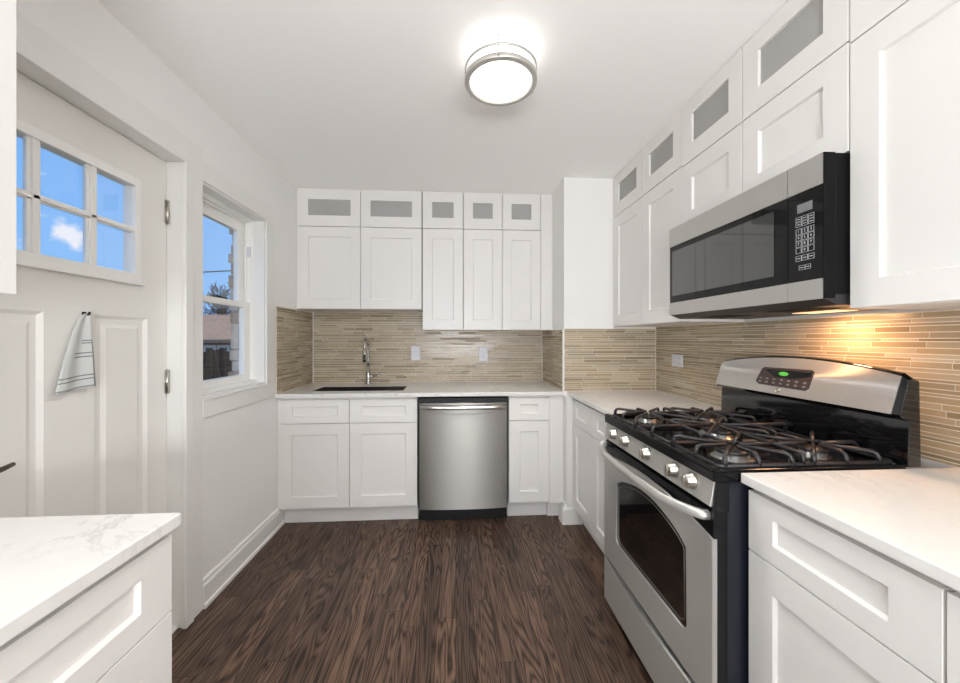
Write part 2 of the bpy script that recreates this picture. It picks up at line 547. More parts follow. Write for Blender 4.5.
b.box(-1.1, YR - 0.12, 0, 1.3, YR, 0.68); b.box(-1.1, YR - 0.12, 2.22, 1.3, YR, H)
struct('wall_rear', b, 'wall')
# unseen window behind the camera, added to hold the rear fill light
w2 = struct('added_window', MB().box(-1.1, YR - 0.10, 0.68, 1.3, YR - 0.02, 0.74).box(-1.1, YR - 0.10, 2.16, 1.3, YR - 0.02, 2.22)
            .box(-1.1, YR - 0.10, 0.74, -1.04, YR - 0.02, 2.16).box(1.24, YR - 0.10, 0.74, 1.3, YR - 0.02, 2.16)
            .box(0.07, YR - 0.10, 0.74, 0.13, YR - 0.02, 2.16), 'vinyl')
MB().box(-1.04, YR - 0.065, 0.74, 1.24, YR - 0.06, 2.16).build('glass', 'glass', w2)

# exterior stone veneer of the house, seen past the window glass
random.seed(4)
b = MB()
z = -0.6
while z < 2.9:
    hh = random.uniform(0.055, 0.085)
    j = random.uniform(-0.010, 0.012)
    b.box(XL - TW - 0.055 + random.uniform(-0.012, 0.012), WY1 - 0.035 + j, z + 0.004, XL - TW - 0.002, WY1 + random.uniform(0.16, 0.3), z + hh, random.randint(0, 1))
    b.box(XL - TW - 0.05, WY1 + 0.17, z + 0.004, XL - TW - 0.002, YB + 0.1, z + hh, random.randint(0, 1))
    z += hh
struct('wall_outside', b, ['stone', 'stone2'], 0.006)

# ------------------------------------------------------------------ door trim, baseboards
b = MB()
cy0, cy1 = DY0 - 0.125, DY1 + 0.115
b.box(XL, DY1 + 0.042, 0, XL + 0.012, cy1, 2.19)                       # far casing
b.box(XL, DY0 - 0.11, 0, XL + 0.012, DY0 - 0.04, 2.19)
b.box(XL, DY0 - 0.04, DZ1 + 0.046, XL + 0.012, DY1 + 0.042, 2.19)
b.box(XL, DY1 - 0.008, 0, XL + 0.020, DY1 + 0.042, DZ1 + 0.046)        # raised inner band
b.box(XL, DY0 - 0.04, 0, XL + 0.020, DY0 + 0.008, DZ1 + 0.046)
b.box(XL, DY0 + 0.008, DZ1 - 0.004, XL + 0.020, DY1 - 0.008, DZ1 + 0.046)
struct('trim_1', b, 'trim', 0.003)
b = MB()                                                              # jamb
b.box(XL - TW, DY1, 0, XL, DY1 + 0.03, DZ1 + 0.03)
b.box(XL - TW, DY0 - 0.03, 0, XL, DY0, DZ1 + 0.03)
b.box(XL - TW, DY0, DZ1, XL, DY1, DZ1 + 0.03)
b.box(XL - TW + 0.01, DY0, 0.0, XL - 0.02, DY1, 0.012)
struct('trim_2', b, 'trim', 0.002)
def baseboard(name, pts, side):
    """moulded skirting along a straight run; side = direction away from the wall"""
    (x0, y0), (x1, y1) = pts
    nx, ny = side
    prof = [(0, 0), (0.022, 0), (0.022, 0.018), (0.015, 0.024), (0.015, 0.105), (0.010, 0.118), (0.010, 0.128), (0.004, 0.138), (0, 0.138)]
    bb = MB()
    bb.prism([(x0 + nx * a, y0 + ny * a, h) for a, h in prof], (x1 - x0, y1 - y0, 0))
    return struct(name, bb, 'trim')
baseboard('baseboard_left', ((XL, cy1), (XL, YB - 0.555)), (1, 0))
b = MB()
b.prism([(XP - 0.032, YP + 0.03, 0), (XP - 0.032, 2.512, 0), (XP - 0.032, 2.512, 0.105), (XP - 0.008, 2.53, 0.14), (XP - 0.008, YP + 0.03, 0.14)], (0.145, 0, 0))
struct('baseboard_corner', b, 'trim', 0.002)

# ------------------------------------------------------------------ entry door
dr = MB()
T = 0.030
wy0, wy1, wz0, wz1 = 1.045, 1.562, 1.535, 1.905
gx = DX - T
# slab with an opening for the lites and two recessed panels
py = [(1.010, 1.236), (1.400, 1.624)]
pz0, pz1 = 0.25, 1.372
dr.box(gx, DY0 + 0.003, 0.015, DX, 1.010, DZ1 - 0.003)
dr.box(gx, 1.624, 0.015, DX, DY1 - 0.003, DZ1 - 0.003)
dr.box(gx, 1.010, wz1, DX, 1.624, DZ1 - 0.003)
dr.box(gx, 1.010, pz1, DX, 1.624, wz0)
dr.box(gx, 1.010, 0.015, DX, 1.624, pz0)
dr.box(gx, 1.236, pz0, DX, 1.400, pz1)
dr.box(gx, 1.010, wz0, DX, wy0, wz1)
dr.box(gx, wy1, wz0, DX, 1.624, wz1)
for a, c in py:
    B = dr.bm.verts.new
    def lp(a, c, z0, z1, x): return [B((x, a, z0)), B((x, c, z0)), B((x, c, z1)), B((x, a, z1))]
    L = [lp(a, c, pz0, pz1, DX - 0.001), lp(a + 0.012, c - 0.012, pz0 + 0.012, pz1 - 0.012, DX - 0.010),
         lp(a + 0.030, c - 0.030, pz0 + 0.030, pz1 - 0.030, DX - 0.010), lp(a + 0.045, c - 0.045, pz0 + 0.045, pz1 - 0.045, DX - 0.003)]
    for p, q in zip(L, L[1:]):
        for k in range(4): dr.bm.faces.new([p[k], p[(k + 1) % 4], q[(k + 1) % 4], q[k]])
    dr.bm.faces.new(L[-1])
    dr.box(gx, a, pz0, gx + 0.012, c, pz1)
door = struct('door_1', dr, 'door')
# lite frame with muntins
b = MB()
fo = 0.022
for x0, x1, g in ((DX, DX + 0.010, 0.0), (gx - 0.008, DX, 0.0)):
    b.box(x0, wy0 - fo * (x1 > DX), wz0 - fo * (x1 > DX), x1, wy0 + 0.010, wz1 + fo * (x1 > DX))
    b.box(x0, wy1 - 0.006, wz0 - fo * (x1 > DX), x1, wy1 + fo * (x1 > DX), wz1 + fo * (x1 > DX))
    b.box(x0, wy0 + 0.010, wz1 - 0.010, x1, wy1 - 0.006, wz1 + fo * (x1 > DX))
    b.box(x0, wy0 + 0.010, wz0 - fo * (x1 > DX), x1, wy1 - 0.006, wz0 + 0.012)
for yc in (1.2135, 1.394):
    b.box(DX - 0.026, yc - 0.010, wz0, DX + 0.004, yc + 0.010, wz1)
    b.box(DX - 0.014, yc - 0.019, wz0, DX - 0.004, yc + 0.019, wz1)
zc = (wz0 + wz1) / 2
b.box(DX - 0.026, wy0, zc - 0.007, DX + 0.004, wy1, zc + 0.007)
b.box(DX - 0.014, wy0, zc - 0.012, DX - 0.004, wy1, zc + 0.012)
b.box(DX, wy0 - 0.03, wz0 - fo - 0.012, DX + 0.020, wy1 + 0.03, wz0 - fo)
b.build('window_frame', 'vinyl', door, 0.002)
MB().box(DX - 0.024, wy0, wz0, DX - 0.021, wy1, wz1).build('glass', 'glass', door)
for hz in (1.795, 1.045, 0.25):
    b = MB()
    b.tube([(DX + 0.004, DY1 - 0.001, hz), (DX + 0.004, DY1 - 0.001, hz + 0.105)], 0.006, 10)
    b.box(DX + 0.0005, DY1 - 0.014, hz + 0.001, DX + 0.002, DY1 - 0.002, hz + 0.104)
    b.box(DX + 0.001, DY1 - 0.004, hz + 0.001, DX + 0.014, DY1 - 0.001, hz + 0.104)
    tag(b.build('hinge', 'nickel', door), 'silver door hinge')
b = MB()
b.lathe([(0, 0.0), (0.03, 0.0), (0.03, 0.006), (0.012, 0.01), (0.011, 0.045), (0, 0.045)], (DX, 1.000, 0.925), 'X', 24)
b.tube([(DX + 0.048, 1.005, 0.925), (DX + 0.050, 1.03, 0.926), (DX + 0.050, 1.09, 0.933), (DX + 0.046, 1.116, 0.937)], [0.009, 0.009, 0.007, 0.006], 10)
tag(b.build('door_handle', 'brass', door), 'dark bronze lever handle')
b = MB()
b.box(DX, 1.354, 1.366, DX + 0.004, 1.366, 1.380)
b.tube([(DX + 0.003, 1.36, 1.374), (DX + 0.014, 1.36, 1.368), (DX + 0.020, 1.36, 1.372), (DX + 0.019, 1.36, 1.380)], 0.003, 8)
tag(b.build('towel_hook', 'black_matte', door), 'small black hook')

# towel on the hook
def towel():
    t = thing('hand_towel', 'white striped hand towel hanging from the small hook on the entry door', 'towel', (DX, 1.33, 1.12), world=True)
    mb = MB()
    NV, NU = 60, 24
    grid = []
    for i in range(NV + 1):
        v = i / NV
        zt = 1.372 - 0.250 * v
        wl = 0.012 + 0.098 * (v ** 0.62)                # spread to the left (towards -y)
        wr_ = 0.006 + 0.012 * (v ** 1.1)
        row = []
        for k in range(NU + 1):
            u = k / NU
            y = 1.360 - wl * (1 - u) ** 1.0 + wr_ * u - 0.006 * v
            fold = 0.006 * math.sin(u * 7.0 + 0.6) * min(1, 0.35 + v)
            x = DX + 0.013 + fold + 0.008 * v
            z = zt - 0.012 * (1 - u) * v
            row.append(mb.bm.verts.new((x, y, z)))
        grid.append(row)
    for i in range(NV):
        for k in range(NU):
            f = mb.bm.faces.new([grid[i][k], grid[i][k + 1], grid[i + 1][k + 1], grid[i + 1][k]])
            f.smooth = True
            f.material_index = 1 if (i in (49, 52, 58)) or (i in (31, 34) and k > 7) or (i in (21, 23) and k > 14) or (k == NU - 1 and i > 20) else 0
    o = mb.build('cloth', ['towel', 'stripe'], t)
    s = o.modifiers.new('thickness', 'SOLIDIFY'); s.thickness = 0.0025
    b = MB()
    b.tube([(DX + 0.014, 1.363, 1.368), (DX + 0.016, 1.361, 1.378), (DX + 0.014, 1.357, 1.370)], 0.0015, 6)
    b.build('hanging_loop', 'stripe', t)
    b = MB()
    b.tube([(DX + 0.02, 1.345, 1.117), (DX + 0.021, 1.348, 1.106)], 0.002, 6)
    b.build('care_tag', 'towel', t)
towel()

# ------------------------------------------------------------------ side window
fx = XL - 0.072                         # inner face of the vinyl frame
b = MB()
cs = 0.085
b.box(XL, WY1, WZ0, XL + 0.012, WY1 + 0.105, WZ1)                                   # far casing
b.box(XL, cy1 + 0.0005, WZ1, XL + 0.012, WY1 + 0.105, WZ1 + 0.09)
b.box(XL, cy1 + 0.0005, WZ0 - 0.093, XL + 0.012, WY1 + 0.105, WZ0)
b.box(XL + 0.012, WY0, WZ0 - 0.010, XL + 0.018, WY1, WZ0)
win = struct('window_1', b, 'trim', 0.003)
b = MB()                                                                             # lined reveal
b.box(XL - TW, WY0, WZ0, XL, WY0 + 0.010, WZ1); b.box(XL - TW, WY1 - 0.010, WZ0, XL, WY1, WZ1)
b.box(XL - TW, WY0 + 0.010, WZ1 - 0.010, XL, WY1 - 0.010, WZ1); b.box(XL - TW, WY0 + 0.010, WZ0, XL, WY1 - 0.010, WZ0 + 0.012)
b.build('window_reveal', 'trim', win, 0.002)
a0, a1, c0, c1 = WY0 + 0.010, WY1 - 0.010, WZ0 + 0.012, WZ1 - 0.010
b = MB()
for x0, x1, e in ((XL - TW, fx, 0.020), (fx - 0.004, fx + 0.006, 0.010), (fx - 0.03, fx - 0.022, 0.030)):
    b.box(x0, a0, c0, x1, a0 + e, c1); b.box(x0, a1 - e, c0, x1, a1, c1)
    b.box(x0, a0 + e, c1 - e, x1, a1 - e, c1); b.box(x0, a0 + e, c0, x1, a1 - e, c0 + e)
b.box(fx, a0, c0, fx + 0.030, a1, c0 + 0.022)                                          # stool nosing
b.build('window_frame', 'vinyl', win, 0.002)
def sash(x0, x1, z0, z1, st, rt, rb):
    mb = MB()
    y0, y1 = a0 + 0.020, a1 - 0.020
    y1 -= 0.030
    mb.box(x0, y0, z0, x1, y0 + st, z1); mb.box(x0, y1 - st, z0, x1, y1, z1)
    mb.box(x0, y1, z0, x1, y1 + 0.030, z1)
    mb.box(x0, y0 + st, z1 - rt, x1, y1 - st, z1); mb.box(x0, y0 + st, z0, x1, y1 - st, z0 + rb)
    s = mb.build('sash', 'vinyl', win, 0.002)
    MB().box((x0 + x1) / 2 - 0.002, y0 + st, z0 + rb, (x0 + x1) / 2 + 0.002, y1 - st, z1 - rt).build('glass', 'glass', s)
    return s
zm = 1.495
sash(fx - 0.066, fx - 0.036, zm - 0.012, c1 - 0.020, 0.036, 0.068, 0.030)               # upper, outer
lo = sash(fx - 0.034, fx - 0.004, c0 + 0.020, zm + 0.016, 0.036, 0.034, 0.038)          # lower, inner
b = MB(); b.box(fx - 0.028, 2.085, zm + 0.016, fx - 0.010, 2.185, zm + 0.026); b.lathe([(0, 0), (0.012, 0), (0.012, 0.014), (0, 0.014)], (fx - 0.019, 2.12, zm + 0.016), 'Z', 12)
b.build('sash_lock', 'black_matte', lo)
b = MB(); b.box(fx - 0.020, a1 - 0.034, 1.80, fx + 0.002, a1 - 0.021, 1.86)
b.build('sash_clip', 'plate', win, 0.002)

# ------------------------------------------------------------------ outside
struct('ground', MB().box(-60, -10, -1.0, -1.6, 60, -0.85), 'grass')
def outside():
    g = thing('brick_garage', 'low red brick garage with a brown shingle roof seen through the side window', 'building', (-14.5, 21.0, -0.85), world=True)
    MB().box(-22.0, 18.5, -0.85, -9.0, 24.0, 1.30).build('wall', 'red_brick', g)
    b = MB()
    b.prism([(-22.4, 18.0, 1.25), (-22.4, 21.3, 2.62), (-22.4, 24.6, 1.25), (-22.4, 24.6, 1.10), (-22.4, 18.0, 1.10)], (13.8, 0, 0))
    b.build('roof', 'shingle', g)
    for x in (-11.72, -11.10):
        f = MB().box(x - 0.28, 18.44, 0.35, x + 0.28, 18.52, 1.00).build('window', 'trim', g)
        MB().box(x - 0.17, 18.42, 0.40, x + 0.17, 18.45, 0.86).build('pane', 'pane_dark', f)
    f = thing('wooden_fence', 'dark weathered plank fence in front of the brick garage', 'fence', (-9.5, 13.0, -0.85), world=True)
    random.seed(8)
    b = MB()
    x = -14.0
    while x < -5.5:
        h = 0.92 + random.uniform(-0.10, 0.05)
        b.box(x, 12.98, -0.85, x + 0.13, 13.0, h)
        x += 0.145
    b.build('plank_panel', 'old_wood', f)
    MB().box(-14.0, 13.0, -0.30, -5.5, 13.05, -0.20).box(-14.0, 13.0, 0.45, -5.5, 13.05, 0.55).build('rail', 'old_wood', f)
    # bare tree
    t = thing('bare_tree', 'leafless tree whose branches show above the garage roof', 'tree', (-15.9, 26.0, -0.85), world=True)
    random.seed(3)
    b = MB()
    def branch(p, d, l, r, n):
        pts = [p]; q = Vector(p); dd = Vector(d)
        for i in range(4):
            dd = (dd + Vector([random.uniform(-0.22, 0.22) for _ in range(3)])).normalized()
            q = q + dd * l / 4; pts.append(q.copy())
        b.tube(pts, [r * (1 - 0.12 * i) for i in range(5)], 5, cap=False)
        if n == 0: return
        for k in range(4 if n > 1 else 3):
            j = random.randint(1, 4)
            nd = (dd + Vector([random.uniform(-0.9, 0.9), random.uniform(-0.5, 0.5), random.uniform(-0.2, 0.7)])).normalized()
            branch(pts[j], nd, l * random.uniform(0.5, 0.68), max(0.018, r * 0.55), n - 1)
    branch(Vector((-15.9, 26.0, -0.85)), Vector((0.03, 0, 1)), 3.3, 0.17, 5)
    b.build('trunk_and_branches', 'bark', t)
outside()
b = MB(); b.tube([(-16, 17.0, 4.05), (-11.5, 16.2, 4.02), (-7, 15.5, 4.15)], 0.025, 6)
tag(b.build('power_cable', 'rubber'), 'thin overhead cable crossing the sky in the upper sash of the side window', 'cable')

# ------------------------------------------------------------------ tile backsplashes
def tiles(name, label, loc, rotz, length, height, seed, margin=0.0):
    """mosaic of thin strips; local x along the wall, local -y towards the room"""
    rnd = random.Random(seed)
    t = thing(name, label, 'backsplash', loc, rotz, 'glass and stone mosaic backsplash')
    MB().box(0, -0.006, 0, length, -0.001, height).build('grout', 'grout', t)
    mb = MB()
    z = 0.002
    hs = [0.020, 0.010, 0.019, 0.013, 0.020, 0.010, 0.013, 0.019]
    i = rnd.randint(0, 7)
    while z < height - 0.006:
        h = min(hs[i % 8], height - 0.001 - z); i += 1
        if rnd.random() < 0.3: i += 1
        x = -rnd.uniform(0, 0.2)
        while x < length:
            l = rnd.choice([0.10, 0.15, 0.20, 0.20, 0.30])
            a, c = max(x, 0.001), min(x + l, length - 0.001)
            if c - a > 0.004:
                m = rnd.choices(range(8), [5, 4, 4, 2.8, 3, 2.5, 3, 3])[0]
                mb.box(a + 0.0015, -0.0071, z + 0.0015, c - 0.0015, -0.006, z + h - 0.0015, m)
            x += l
        z += h
    mb.build('tile_strips', TILE, t)
    return t
WT = 0.9145
tiles('tile_backsplash', 'mosaic strip backsplash on the back wall above the sink and dishwasher', (XL + 0.010, YB, WT), 0, XP - XL - 0.020, 1.515 - WT - 0.002, 1)
tiles('tile_backsplash', 'small mosaic backsplash beside the window, at the left end of the sink counter', (XL, YB - 0.64, WT), PI / 2, 0.64 - 0.012, 1.510 - WT, 2)
tiles('tile_backsplash', 'mosaic backsplash on the corner pillar side facing the dishwasher counter', (XP, YB - 0.012, WT), -PI / 2, YB - YP - 0.012, 1.355 - WT, 3)
tiles('tile_backsplash', 'mosaic backsplash on the front face of the corner pillar', (XP, YP, WT), 0, XR - XP - 0.012, 1.360 - WT, 5)
tiles('tile_backsplash', 'long mosaic backsplash on the right wall behind the gas range', (XR, YP - 0.001, WT), -PI / 2, 3.3, 1.375 - WT, 7)
# white edge strips of the tiled pillar
b = MB(); b.box(XP - 0.012, YP - 0.012, WT, XP - 0.001, YP - 0.001, 1.356)
struct('trim_3', b, 'trim')

# outlets
def outlet(label, loc, rotz, w, h, gang):
    t = thing('wall_outlet', label, 'outlet', loc, rotz)
    b = MB(); b.box(-w / 2, -0.0155, -h / 2, w / 2, -0.0095, h / 2)
    b.build('cover_plate', 'plate', t, 0.002)
    for k in range(gang):
        cx = (k - (gang - 1) / 2) * 0.058
        ww, hh = (0.017, 0.034) if gang == 1 else (0.020, 0.026)
        b = MB(); b.box(cx - ww, -0.018, -hh, cx + ww, -0.0156, hh)
        r = b.build('receptacle', 'plate', t, 0.001)
        for s in (-1, 1):
            for e in (-1, 1):
                b = MB(); b.box(cx + e * 0.006 - 0.001, -0.0185, s * 0.015 - 0.004, cx + e * 0.006 + 0.001, -0.0181, s * 0.015 + 0.004)
                b.build('slot', 'black_matte', r)
outlet('white wall outlet on the back tiles, nearest the faucet', (-0.345, YB, 1.163), 0, 0.075, 0.125, 1)
outlet('white wall outlet on the back tiles above the dishwasher', (0.236, YB, 1.155), 0, 0.075, 0.125, 1)
outlet('white double wall outlet on the right wall tiles beside the range', (XR, 2.315, 1.145), -PI / 2, 0.118, 0.080, 2)

# ------------------------------------------------------------------ cabinets
G = 0.0020
def shell(mb, w, d, z0, z1, th=0.016, top=True):
    """carcass open at the front; local y from 0.021 to d"""
    y0 = 0.021
    mb.box(0.0005, y0, z0, th, d, z1); mb.box(w - th, y0, z0, w - 0.0005, d, z1)
    mb.box(th, y0, z0, w - th, d, z0 + th)
    if top: mb.box(th, y0, z1 - th, w - th, d, z1)
    mb.box(th, d - 0.008, z0 + th, w - th, d, z1 - (th if top else 0))

def wall_cab(label, loc, rotz, widths, z0, z1, d=0.325, glass=False, top_lip=0.012, group=None, stile=0.075, base=0.0):
    t = thing('glass_wall_cabinet' if glass else 'wall_cabinet', label, 'cabinet', (loc[0], loc[1], z0), rotz, group)
    hh = z1 - z0
    w = sum(widths)
    mb = MB(); shell(mb, w, d, 0, hh)
    if glass:
        mb.box(0.016, 0.021, hh - 0.05, w - 0.016, 0.04, hh - 0.016)
    else:
        mb.box(w / 2 - 0.01, 0.022, 0.016, w / 2 + 0.01, 0.03, hh - 0.016)
    if top_lip > 0.005:
        mb.box(0.0005, 0.004, hh - top_lip + 0.002, w - 0.0005, 0.021, hh)
    mb.build('body', 'cab', t, 0.001)
    x = 0
    for wd in widths:
        a, c = x + G, x + wd - G
        zt = hh - top_lip
        if glass:
            f = MB().shaker(a, G + base, c, zt, 0, 0.02, stile - G, 0.068, 0.082, hole=True).build('door', 'cab', t, 0.001)
            MB().box(a + stile - 0.006, 0.011, 0.078, c - stile + 0.006, 0.015, zt - 0.064).build('glass_pane', 'cab_glass', f)
        else:
            MB().shaker(a, G + base, c, zt, 0, 0.02, stile - G, 0.075).build('door', 'cab', t, 0.001)
        x += wd
    return t

ZS = 2.144      # seam between the two rows
yu = YB - 0.327
d = 0.325
g_back = 'wall cabinets over the sink counter'
# a filler strip closes the gap to the left wall
struct('trim_4', MB().box(XL + 0.001, yu + 0.012, 1.515, XL + 0.016, YB - 0.001, H - 0.001).box(0.671, yu + 0.006, 1.356, XP - 0.001, yu + 0.030, H - 0.001)
       .box(0.671, yu + 0.030, 1.356, XP - 0.001, YB - 0.015, 1.374), 'cab')
x0 = XL + 0.0165
wall_cab('wide white glass-front wall cabinet in the top row, at the left end over the sink', (x0, yu), 0, [-0.731 - x0, 0.466], ZS, H - 0.001, d, True, 0.014)
wall_cab('narrow single-door glass-front wall cabinet in the middle of the back wall top row', (-0.260, yu), 0, [0.316], ZS, H - 0.001, d, True, 0.014)
wall_cab('white glass-front wall cabinet with two square panes at the right end of the back wall', (0.0575, yu), 0, [0.3045, 0.307], ZS, H - 0.001, d, True, 0.014)
wall_cab('short wide white two-door wall cabinet directly above the sink and faucet', (x0, yu), 0, [-0.731 - x0, 0.466], 1.515, ZS - 0.001, d, False, 0.002)
wall_cab('tall narrow single-door white wall cabinet beside the cabinet above the sink', (-0.260, yu), 0, [0.316], 1.356, ZS - 0.001, d, False, 0.002)
wall_cab('tall two-door white wall cabinet above the dishwasher, next to the corner pillar', (0.0575, yu), 0, [0.3045, 0.307], 1.356, ZS - 0.001, d, False, 0.002)
xu = XR - 0.330
R = -PI / 2
d = 0.328
wall_cab('white glass-front wall cabinet with two panes, farthest in the right wall top row', (xu, 2.560), R, [0.406, 0.388], ZS, H - 0.001, d, True, 0.006)
wall_cab('white glass-front wall cabinet in the top row straight above the microwave', (xu, 1.765), R, [0.388, 0.393], ZS - 0.008, H - 0.001, d, True, 0.006)
wall_cab('white glass-front wall cabinet at the top right edge of the view', (xu, 0.983), R, [0.460, 0.460], ZS - 0.018, H - 0.001, d, True, 0.006)
wall_cab('tall white two-door wall cabinet between the corner pillar and the microwave', (xu, 2.560), R, [0.406, 0.388], 1.372, ZS - 0.001, d, False, 0.002)
wall_cab('short white two-door wall cabinet on top of the microwave', (xu, 1.765), R, [0.388, 0.393], 1.822, ZS - 0.009, d, False, 0.002)
wall_cab('large white wall cabinet right of the microwave with a wide framed door', (xu, 0.983), R, [0.460, 0.460], 1.372, ZS - 0.019, d, False, 0.002)
struct('trim_5', MB().box(xu + 0.008, 2.5605, 1.361, XR - 0.02, YP - 0.001, H - 0.001), 'cab')
# left wall cabinet, close to the camera
wall_cab('white wall cabinet at the upper left edge of the view, beside the entry door', (XL + 0.331, -0.115), PI / 2, [0.46, 0.46], 1.374, H - 0.001, 0.328, False, 0.006)

def base_cab(label, loc, rotz, widths, d=0.60, toe=0.545, end=None, drawers=True):
    """local x along the run, front at y=0"""
    t = thing('base_cabinet', label, 'cabinet', (loc[0], loc[1], 0), rotz)
    w = sum(widths)
    mb = MB(); shell(mb, w, d, 0.112, 0.886, top=False)
    mb.box(0.016, 0.021, 0.80, w - 0.016, 0.036, 0.886)
    mb.box(0.0005, 0.075, 0.0, w - 0.0005, 0.090, 0.112)
    mb.box(0.0005, 0.090, 0.0, 0.016, d, 0.112); mb.box(w - 0.016, 0.090, 0.0, w - 0.0005, d, 0.112)
    mb.box(0.016, 0.022, 0.69, w - 0.016, 0.036, 0.72)
    x = 0
    for wd in widths[:-1]:
        x += wd
        mb.box(x - 0.015, 0.022, 0.128, x + 0.015, 0.036, 0.80)
    mb.build('body', 'cab', t, 0.001)
    x = 0
    for wd in widths:
        a, c = x + G, x + wd - G
        MB().shaker(a, 0.709, c, 0.870, 0, 0.02, 0.078, 0.048).build('drawer', 'cab', t, 0.001)
        MB().shaker(a, 0.130, c, 0.705, 0, 0.02, 0.078, 0.075).build('door', 'cab', t, 0.001)
        x += wd
    return t

yb = YB - 0.623
struct('trim_6', MB().box(XL + 0.001, yb + 0.006, 0.112, XL + 0.016, YB - 0.002, 0.886).box(0.664, yb + 0.006, 0.112, XP - 0.0015, yb + 0.026, 0.886)
       .box(0.664, yb + 0.060, 0, XP - 0.0015, yb + 0.075, 0.112).box(XL + 0.001, yb + 0.070, 0, XL + 0.016, yb + 0.085, 0.112), 'cab')
base_cab('white base cabinet with two doors and two drawer fronts under the sink', (x0, yb), 0, [-0.731 - x0, 0.462], 0.62)
base_cab('narrow white base cabinet right of the dishwasher', (0.372, yb), 0, [0.291], 0.62)
xb = XR - 0.640
base_cab('white base cabinet under the counter between the pillar and the range', (xb, 2.518), R, [0.358, 0.408], 0.62)
base_cab('white base cabinet just right of the gas range, at the lower right of the view', (xb, 0.975), R, [0.413], 0.62)
base_cab('white base cabinet at the bottom right corner of the view', (xb, 0.561), R, [0.46], 0.62)
base_cab('white base cabinet in the lower left corner, below the counter by the entry door', (-0.605, -0.095), PI / 2, [0.464, 0.464], 0.60)
# filler between the pillar and the right base run
struct('trim_7', MB().box(XP - 0.001, 2.5195, 0.0, XP + 0.040, YP - 0.001, 0.886).box(XP + 0.040, 2.5195, 0.112, XR - 0.01, YP - 0.001, 0.886), 'cab')

# worktops
def worktop(label, boxes, cut=None):
    b = MB()
    for q in boxes: b.box(*q)
    if cut:
        xs, ys, (za, zb) = cut
        V = {(i, j, k): b.bm.verts.new((xs[i], ys[j], (za, zb)[k])) for i in range(4) for j in range(4) for k in range(2)}
        solid = lambda i, j: 0 <= i < 3 and 0 <= j < 3 and not (i == 1 and j == 1)
        for i in range(3):
            for j in range(3):
                if not solid(i, j): continue
                for k in (0, 1): b.bm.faces.new([V[i, j, k], V[i + 1, j, k], V[i + 1, j + 1, k], V[i, j + 1, k]])
                for (di, dj, p, q) in ((-1, 0, (i, j), (i, j + 1)), (1, 0, (i + 1, j), (i + 1, j + 1)), (0, -1, (i, j), (i + 1, j)), (0, 1, (i, j + 1), (i + 1, j + 1))):
                    if not solid(i + di, j + dj):
                        b.bm.faces.new([V[p[0], p[1], 0], V[q[0], q[1], 0], V[q[0], q[1], 1], V[p[0], p[1], 1]])
    o = b.build('worktop', 'quartz', None, 0.003)
    return tag(o, label, 'worktop')
ZT0, ZT1 = 0.8865, 0.914
sx0, sx1, sy0, sy1 = -1.030, -0.382, 2.705, 2.950
yf = YB - 0.648
worktop('white quartz worktop along the back wall with the sink let into it',
        [], ((XL + 0.001, sx0, sx1, XP - 0.001), (yf, sy0, sy1, YB - 0.001), (ZT0, ZT1)))
worktop('short white quartz worktop in the corner between the pillar and the range', [(XR - 0.660, 1.748, ZT0, XR - 0.001, YP - 0.001, ZT1)])
worktop('veined white quartz worktop right of the range in the near right corner', [(XR - 0.656, -0.5, ZT0, XR - 0.001, 0.982, ZT1)])
worktop('white quartz worktop at the lower left, ending beside the entry door', [(XL + 0.001, -0.10, ZT0, -0.589, 0.837, ZT1)])

# sink
t = thing('kitchen_sink', 'undermount stainless steel sink let into the back worktop', 'sink', ((sx0 + sx1) / 2, (sy0 + sy1) / 2, 0.70), world=True)
b = MB(); th = 0.003; e = 0.0005
X0, X1, Y0, Y1, ZB, ZZ = sx0 + e, sx1 - e, sy0 + e, sy1 - e, 0.70, 0.9130
b.box(X0, Y0, ZB, X1, Y1, ZB + th); b.box(X0, Y0, ZB + th, X0 + th, Y1, ZZ); b.box(X1 - th, Y0, ZB + th, X1, Y1, ZZ)
b.box(X0 + th, Y0, ZB + th, X1 - th, Y0 + th, ZZ); b.box(X0 + th, Y1 - th, ZB + th, X1 - th, Y1, ZZ)
b.build('basin', 'shaded_sink_steel', t)
b = MB(); b.lathe([(0, 0.004), (0.02, 0.003), (0.042, 0.006), (0.045, 0.0005), (0, 0.0005)], ((sx0 + sx1) / 2, sy1 - 0.08, ZB + th), 'Z', 24)
b.build('drain', 'chrome', t)

# faucet
fx0, fy0 = -0.722, 3.105
t = thing('kitchen_faucet', 'tall chrome pull-down faucet standing behind the sink', 'faucet', (fx0, fy0, ZT1), world=True)
b = MB()
b.lathe([(0, 0), (0.026, 0), (0.026, 0.006), (0.019, 0.012), (0.018, 0.085), (0.014, 0.10), (0, 0.10)], (fx0, fy0, ZT1), 'Z', 24)
b.build('base', 'chrome', t)
b = MB()
pts = [(fx0, fy0, ZT1 + 0.09), (fx0, fy0, ZT1 + 0.20), (fx0 - 0.001, fy0, ZT1 + 0.30)]
for k in range(1, 9):
    a = k / 8 * PI * 0.93
    pts.append((fx0 + 0.010 * k / 8, fy0 - 0.085 + 0.085 * math.cos(a), ZT1 + 0.30 + 0.078 * math.sin(a)))
pts.append((fx0 + 0.013, fy0 - 0.174, ZT1 + 0.285))
b.tube(pts, 0.0115, 14)
b.build('spout', 'chrome', t)
b = MB()
b.tube([(fx0 + 0.013, fy0 - 0.174, ZT1 + 0.30), (fx0 + 0.015, fy0 - 0.178, ZT1 + 0.25), (fx0 + 0.016, fy0 - 0.182, ZT1 + 0.19)], [0.0135, 0.0165, 0.020], 16)
o = b.build('spray_head', 'chrome', t)
b = MB(); b.box(fx0 + 0.009, fy0 - 0.203, ZT1 + 0.215, fx0 + 0.023, fy0 - 0.190, ZT1 + 0.252)
